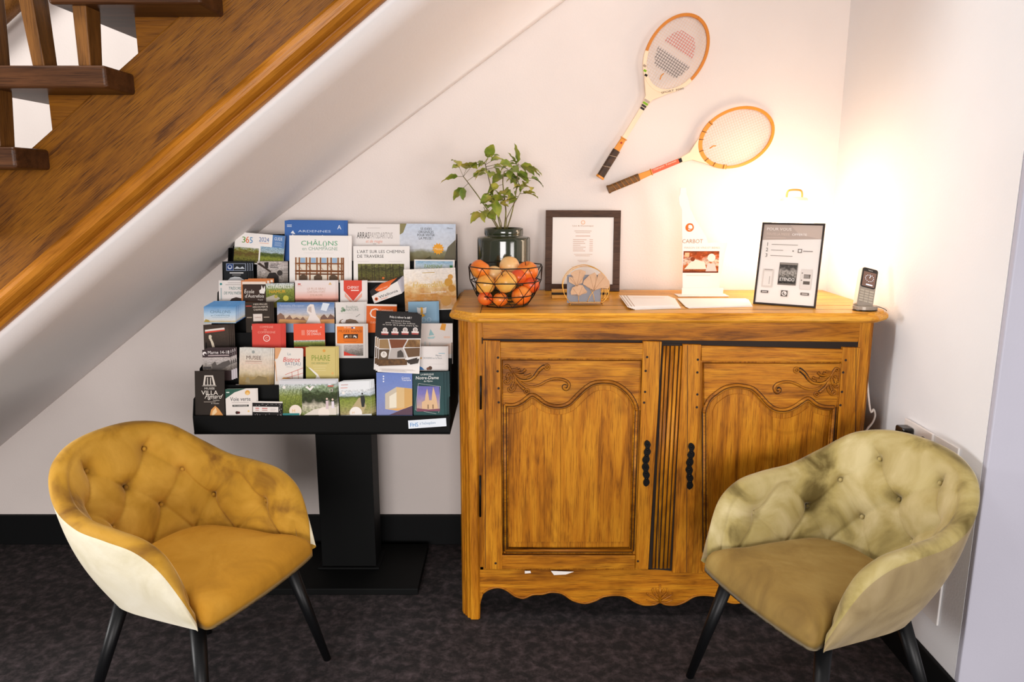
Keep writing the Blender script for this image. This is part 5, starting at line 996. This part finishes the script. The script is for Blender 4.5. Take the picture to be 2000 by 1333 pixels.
brochure('small white ticket with a black spangled border and red text', 0, (493, 787), (552, 788), 812, '#161313', [
    ('r', 0, -.12, 1, .0, '#ece6e0'), ('r', .02, .3, .86, .72, '#ece6e2'), ('r', .1, .4, .22, .46, '#c84a44'), ('r', .1, .55, .22, .59, '#a86a60'), ('r', .32, .4, .5, .46, '#c84a44'), ('r', .32, .55, .5, .59, '#a86a60'), ('lines', .6, .38, .8, .64, 3, '#c8c0bc')]+[('c', random.Random(i).random(), random.Random(i+50).choice([.1, .2, .85, .93]), .008, '#e8e0e0') for i in range(22)]+[('c', .9+.08*random.Random(i).random(), random.Random(i+9).random(), .008, '#e8e0e0') for i in range(12)], dyk=-.012, name='ticket', cat='ticket')
brochure('wide landscape leaflet with vine rows, family and village at the centre of the tray', 0, (545, 751), (656, 750), 812, '#7c8a40', [
    ('r', 0, -.12, 1, 0, '#d9dade'), ('r', 0, 0, .42, 1, 'ph_vineyard')]+[('l', .2+.06*i, .15, -.0+.14*i*.8, 1, .0014, '#5a6a24') for i in range(5)]+[('r', .40, .0, 1, 1, 'ph_village'), ('p', [(.42, 1), (.6, .82), (.9, .7), (1, .75), (1, 1)], '#e4dccf'), ('c', .28, .86, .11, '#f2e4d6'), ('t', 'H', .25, .9, .1, '#e0a84c', 'c'), ('c', .78, .93, .1, '#f2e8dc'), ('star', .09, .1, .035, 5, '#f4f0ec'), ('p', [(.46, .1), (.55, .22), (.62, .08), (.58, .06), (.54, .14), (.5, .06)], '#f4f0ec'), ('r', .86, .05, .96, .09, '#c85a48'), ('t', '13', .92, .25, .1, '#e8dcd8', 'c'), ('c', .84, .48, .018, '#e8d0c0'), ('r', .82, .54, .865, .8, '#d8c4c8'), ('c', .94, .5, .018, '#e8d0c0'), ('r', .92, .56, .965, .78, '#e8e0e8'), ('r', 0, .93, .35, 1, '#3a8a8a')], th=.003, copies=2, step=(.0035, .004, .0015), group='vineyard family leaflets', cbase='#c4c6c0', clabel='leaflet edge behind the wide vineyard family one')
brochure('leaflet with a walker on a vineyard path under a white sky', 0, (661, 747), (722, 744), 812, '#e8ecea', [
    ('r', 0, 0, 1, .25, '#e9edf0'), ('r', 0, .25, 1, 1, 'ph_path'), ('p', [(.2, 1), (.62, .5), (.72, .5), (.85, .75), (.7, 1)], '#b8a67c'), ('c', .74, .38, .03, '#3a3432'), ('p', [(.68, .44), (.8, .44), (.82, .6), (.78, .78), (.7, .78), (.68, .6)], '#2a2c2a'), ('c', .5, .95, .2, '#f2ece4'), ('t', 'H', .42, .97, .07, '#e0a84c', 'c'), ('star', .14, .33, .06, 5, '#f4f0ec'), ('r', .08, .08, .3, .1, '#c89890'), ('r', .06, .17, .28, .19, '#e0a090')], th=.003, copies=3, step=(.0045, .004, .001), group='vineyard walker leaflets', cbase='#5c5428', clabel='leaflet edge behind the vineyard walker one')
brochure('violet-blue brochure with a lit modern white building at dusk, tray right', 0, (735, 728), (805, 728), 811, '#7c8cc2', [
    ('r', 0, 0, 1, 1, 'ph_dusk'), ('p', [(.24, .5), (.56, .34), (.56, .9), (.24, .86)], '#c8bca8'), ('p', [(.56, .34), (1, .38), (1, .8), (.56, .9)], '#d8b884'), ('p', [(.36, .56), (.56, .46), (.56, .82), (.36, .84)], '#e8e0cc'), ('p', [(.78, .36), (1, .39), (1, .76), (.78, .84)], '#cfa260'), ('p', [(.3, .86), (.7, .84), (.95, .8), (.6, .9)], '#e0a860'), ('p', [(.35, 1), (.7, .88), (1, .78), (1, 1)], '#5a4050'), ('c', .2, .09, .022, '#e8ecf8'), ('c', .2, .15, .022, '#e8ecf8'), ('c', .2, .21, .022, '#e8ecf8'), ('t', 'Centre', .82, .15, .05, '#eef0f8', 'c', .22), ('t', 'Tourisme', .84, .2, .05, '#eef0f8', 'c', .26)], name='brochure', cat='brochure', th=.003)
brochure('dark green leaflet La Basilique Notre-Dame with a twin-spired church photo', 0, (806, 728), (866, 727), 811, '#1d4442', [
    ('r', 0, 0, 1, 1, 'ph_tealgreen'), ('t', 'LA BASILIQUE', .47, .07, .04, '#e8ece8', 'c', .42, 0, .015), ('t', 'Notre-Dame', .47, .165, .075, '#f4f4f0', 'c', .74, .1, .02), ('t', "de l'Épine", .5, .225, .035, '#e8ece8', 'c', .28, .0, .02), ('p', [(.14, .32), (.86, .34), (.86, .92), (.1, .92)], 'ph_church_sky'), ('l', .18, .26, .9, .34, .0006, '#e8ece8'), ('l', .9, .34, .82, .96, .0006, '#e8ece8'), ('l', .18, .26, .06, .88, .0006, '#e8ece8'), ('l', .06, .88, .74, .98, .0006, '#e8ece8'),
    ('p', [(.28, .86), (.28, .7), (.38, .66), (.4, .54), (.46, .38), (.5, .54), (.52, .66), (.6, .66), (.62, .5), (.66, .34), (.72, .5), (.76, .62), (.8, .86)], '#d8b48c'), ('r', .46, .76, .5, .86, '#8a6a50'), ('r', .62, .76, .66, .86, '#8a6a50'), ('p', [(.1, .92), (.12, .84), (.5, .88), (.86, .86), (.86, .92)], '#7a4458')], dyk=-.004, th=.002, copies=2, step=(.010, .005, 0), group='Notre-Dame leaflets', clabel='dark green leaflet peeping out right of the Notre-Dame one')
# ================================================================== velvet tub chairs
def velvet(name, a, b, c, sheen, tint):
    m = noisy(name, [(.30, a), (.48, b), (.7, c)], 7, .75, bump=.15, bscale=40, detail=9, dist=.9)
    B = m.node_tree.nodes['Principled BSDF']; B.inputs['Sheen Weight'].default_value = sheen; B.inputs['Sheen Roughness'].default_value = .38
    B.inputs['Sheen Tint'].default_value = lin(tint); B.inputs['Specular IOR Level'].default_value = .2
    return m
LEG = mat('chair_leg_black', '#0b0c0e', .42, 0, Specular_IOR_Level=.3)
def interp(tab, s):
    for (s0, p0), (s1, p1) in zip(tab, tab[1:]):
        if s <= s1+1e-9:
            pass
            break
    return p0, p1, (s-s0)/(s1-s0)
def curve_tab(tab, N_):
    """smooth sampling of a half table (s, x, y, z), mirrored to s in -1..1"""
    full = [(-s, -x, y, z) for s, x, y, z in tab[::-1]]+list(tab[1:])
    out = []
    for i in range(N_+1):
        s = -1+2*i/N_; k_ = 0
        while k_ < len(full)-2 and full[k_+1][0] < s: k_ += 1
        p = [Vector(full[max(0, min(len(full)-1, k_+d))][1:]) for d in (-1, 0, 1, 2)]
        t = (s-full[k_][0])/(full[k_+1][0]-full[k_][0])
        out.append(.5*((2*p[1])+(p[2]-p[0])*t+(2*p[0]-5*p[1]+4*p[2]-p[3])*t*t+(3*p[1]-p[0]-3*p[2]+p[3])*t**3))
    return out
RIM = [(a, x*.945, y*.96, .37+(z-.37)*.90) for a, x, y, z in [(0, 0, .335, .825), (.14, .125, .322, .815), (.28, .225, .270, .780), (.41, .285, .185, .712), (.54, .305, .085, .668), (.68, .310, -.03, .655), (.80, .305, -.125, .638), (.89, .295, -.195, .590), (.96, .275, -.240, .505), (1, .250, -.262, .420)]]
BAS = [(0, 0, .175, .355), (.14, .085, .168, .355), (.28, .150, .135, .355), (.41, .185, .085, .358), (.54, .200, .02, .362), (.68, .208, -.05, .368), (.80, .214, -.12, .374), (.89, .220, -.175, .380), (.96, .226, -.215, .386), (1, .232, -.245, .392)]
BUT = [(a, z) for z, row in ((.705, (-.10, .10)), (.62, (-.40, -.20, 0, .20, .40)), (.535, (-.50, -.30, -.10, .10, .30, .50))) for a in row]
SEAMS = []
for (a, z) in BUT:
    for (b, w) in BUT:
        if abs(z-w-.085) < .001 and abs(a-b) < .11: SEAMS.append((a, z, b, w))
for a in (-.10, .10): SEAMS += [(a, .725, a*2.2, .84), (a, .725, 0, .84)] if False else [(a, .705, a*1.6, .80)]
for a in (-.5, -.3, -.1, .1, .3, .5): SEAMS += [(a, .535, a-.09, .45), (a, .535, a+.09, .45)]
for a in (-.4, .4): SEAMS.append((a, .62, a*1.2, .68))
def segd(px, py, s):
    a, b, c, d = s; vx, vy = c-a, d-b; t = max(0, min(1, ((px-a)*vx+(py-b)*vy)/(vx*vx+vy*vy))); return math.hypot(px-a-t*vx, py-b-t*vy)
def make_chair(label, loc, rz, vel, seatm, VOUT):
    ch = thing('tub_chair', label, 'chair', loc, rz, None); M0 = PM[ch.name]
    NN = 280; R_ = curve_tab(RIM, NN); B_ = curve_tab(BAS, NN)
    nrm = []
    for i in range(NN+1):
        t = (R_[min(NN, i+1)]-R_[max(0, i-1)]); t.z = 0; t.normalize(); nrm.append(Vector((-t.y, t.x, 0)) if True else None)
    # inward normal must point to the seat centre
    nrm = [n if (Vector((0, -.02, 0))-Vector((r.x, r.y, 0))).dot(n) > 0 else -n for n, r in zip(nrm, R_)]
    arc = [0]
    for i in range(NN): arc.append(arc[-1]+((R_[i+1]-R_[i]).xy.length+(B_[i+1]-B_[i]).xy.length)/2)
    mid = arc[-1]/2; arc = [a-mid for a in arc]
    th = .048; NO, NR, NI = 16, 8, 44; vs = []; row = NO+NR+NI+1
    bpos = []
    for i in range(NN+1):
        R = R_[i]; B = B_[i]; n = nrm[i]; col = []
        taper = min(1, (1-abs(-1+2*i/NN))/.06); t2 = th*(.8+.2*taper)
        for j in range(NO):
            v = j/NO; col.append(B.lerp(R, v)-n*(.020*math.sin(PI*v)+.012*(1-v)*(v*4 if v < .25 else 1)*0))
        for j in range(NR+1):
            a = PI*j/NR; col.append(R+n*(t2/2-t2/2*math.cos(a))+Vector((0, 0, t2*.42*math.sin(a))))
        I0 = R+n*t2; J = B+n*.034; J.z = .432
        for j in range(1, NI+1):
            v = j/NI; p = I0.lerp(J, v); z = p.z; a = arc[i]
            hh = R.z-.43; pad = .014*math.sin(PI*min(1, v*1.02))**.7*min(1, hh/.15)
            dmin = min(math.hypot(a-q, z-w) for q, w in BUT if True)
            sd = min(segd(a, z, s) for s in SEAMS)
            ok = min(1, max(0, (R.z-z-.012)/.03))
            d = pad-(.017*math.exp(-(dmin/.012)**2)+.017*math.exp(-(dmin/.035)**2)+.006*math.exp(-(sd/.005)**2)+.006*math.exp(-(sd/.03)**2))*ok
            d += .0025*noise.noise(Vector((a*9, z*9, 3+rz)))
            col.append(p+n*d)
        vs += [M0@q for q in col]
    fs = [(i*row+j, (i+1)*row+j, (i+1)*row+j+1, i*row+j+1) for i in range(NN) for j in range(row-1)]
    # underside strip and end caps
    fs += [tuple(range(row)), tuple(NN*row+j for j in range(row-1, -1, -1))]
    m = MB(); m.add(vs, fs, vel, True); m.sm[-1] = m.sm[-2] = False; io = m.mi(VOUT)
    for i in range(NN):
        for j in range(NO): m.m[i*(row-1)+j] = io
    shell_ = build('tub_shell', m, ch)
    # buttons
    for (a, z) in BUT:
        i = min(range(NN+1), key=lambda q: abs(arc[q]-a)); R = R_[i]; 
        if R.z-z < .03: continue
        I0 = R+nrm[i]*th; J = B_[i]+nrm[i]*.034; J.z = .432; v = (I0.z-z)/(I0.z-J.z); p = I0.lerp(J, v)-nrm[i]*.021
        m = MB(); m.ball(M0@p, .0065, vel, u=10, w=6); build('button', m, ch)
    # underside pan
    ring = [B_[i]+nrm[i]*.03 for i in range(15, NN-14, 5)]; n = len(ring)
    m = MB(); m.add([M0@Vector((p.x, p.y, .356+.0)) for p in ring]+[M0@Vector((p.x, p.y, .41)) for p in ring], [tuple(range(n)), tuple(range(2*n-1, n-1, -1))]+[(i, (i+1) % n, (i+1) % n+n, i+n) for i in range(n)], mat('chair_underside', '#0c0c0d', .9))
    build('seat_base', m, ch)
    # seat cushion
    J = [B_[i]+nrm[i]*.026 for i in range(0, NN+1, 4)]; J = [Vector((p.x, p.y, 0)) for p in J]
    e0, e1 = J[-1], J[0]
    fr = smooth_path([e0, Vector((e0.x+.004, -.268, 0)), Vector((e0.x*.8, -.283, 0)), Vector((0, -.292, 0)), Vector((e1.x*.8, -.283, 0)), Vector((e1.x-.004, -.268, 0)), e1], 8)
    out = J+fr[1:-1]; n = len(out); c = Vector((0, -.06, 0)); vs = []; fs = []
    lv = [(0.90, .372), (.965, .374), (.995, .384), (1.0, .402), (.998, .425), (.98, .444), (.94, .458), (.86, .468), (.72, .474), (.5, .478), (.25, .48)]
    for k_, (s_, z) in enumerate(lv):
        for p in out:
            q = c+(p-c)*s_; fr_ = max(0, (-q.y-.10)/.18); zz = z-(.012*fr_ if z > .4 else 0)+.0015*noise.noise(Vector((q.x*8, q.y*8, k_)))
            if z < .40: zz = z+.012*(q.y < -.2)
            vs.append(M0@Vector((q.x, q.y, zz)))
    for i in range(len(lv)-1):
        for j in range(n): fs.append((i*n+j, i*n+(j+1) % n, (i+1)*n+(j+1) % n, (i+1)*n+j))
    vs.append(M0@Vector((c.x, c.y, .480))); t = (len(lv)-1)*n
    for j in range(n): fs.append((t+j, t+(j+1) % n, len(vs)-1))
    m = MB(); m.add(vs, fs, seatm, True); build('seat_cushion', m, ch)
    for sx in (-1, 1):
        for (a, b) in (((.185, -.20), (.262, -.272)), ((.145, .105), (.235, .20))):
            m = MB(); m.tube([M0@Vector((sx*a[0], a[1], .375)), M0@Vector((sx*b[0], b[1], 0))], .02, LEG, 16, radii=[.0215, .012]); build('leg', m, ch)
    return ch
VL = velvet('velvet_mustard', '#7c541a', '#b28428', '#c99a3e', .5, '#ffe2a8')
VLS = velvet('velvet_mustard_seat', '#a87620', '#b98426', '#c49032', .12, '#ffe2a8')
VR = velvet('velvet_olive', '#5f5026', '#a8975e', '#c8b98a', .6, '#fff6e0')
VRS = velvet('velvet_olive_seat', '#7c6234', '#94783f', '#a68c50', .12, '#fff0d0')
VLO = velvet('velvet_outer_window_lit', '#cfc5a4', '#ddd4b8', '#e6dfc8', .8, '#fff8e8')  # window light on the left chair's outer side is put into this paler velvet
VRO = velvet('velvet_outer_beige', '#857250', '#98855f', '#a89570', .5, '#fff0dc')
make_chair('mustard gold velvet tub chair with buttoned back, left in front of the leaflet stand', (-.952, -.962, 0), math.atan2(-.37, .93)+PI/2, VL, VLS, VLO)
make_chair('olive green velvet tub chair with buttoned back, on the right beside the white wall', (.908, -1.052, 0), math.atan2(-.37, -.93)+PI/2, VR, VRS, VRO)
#@@END
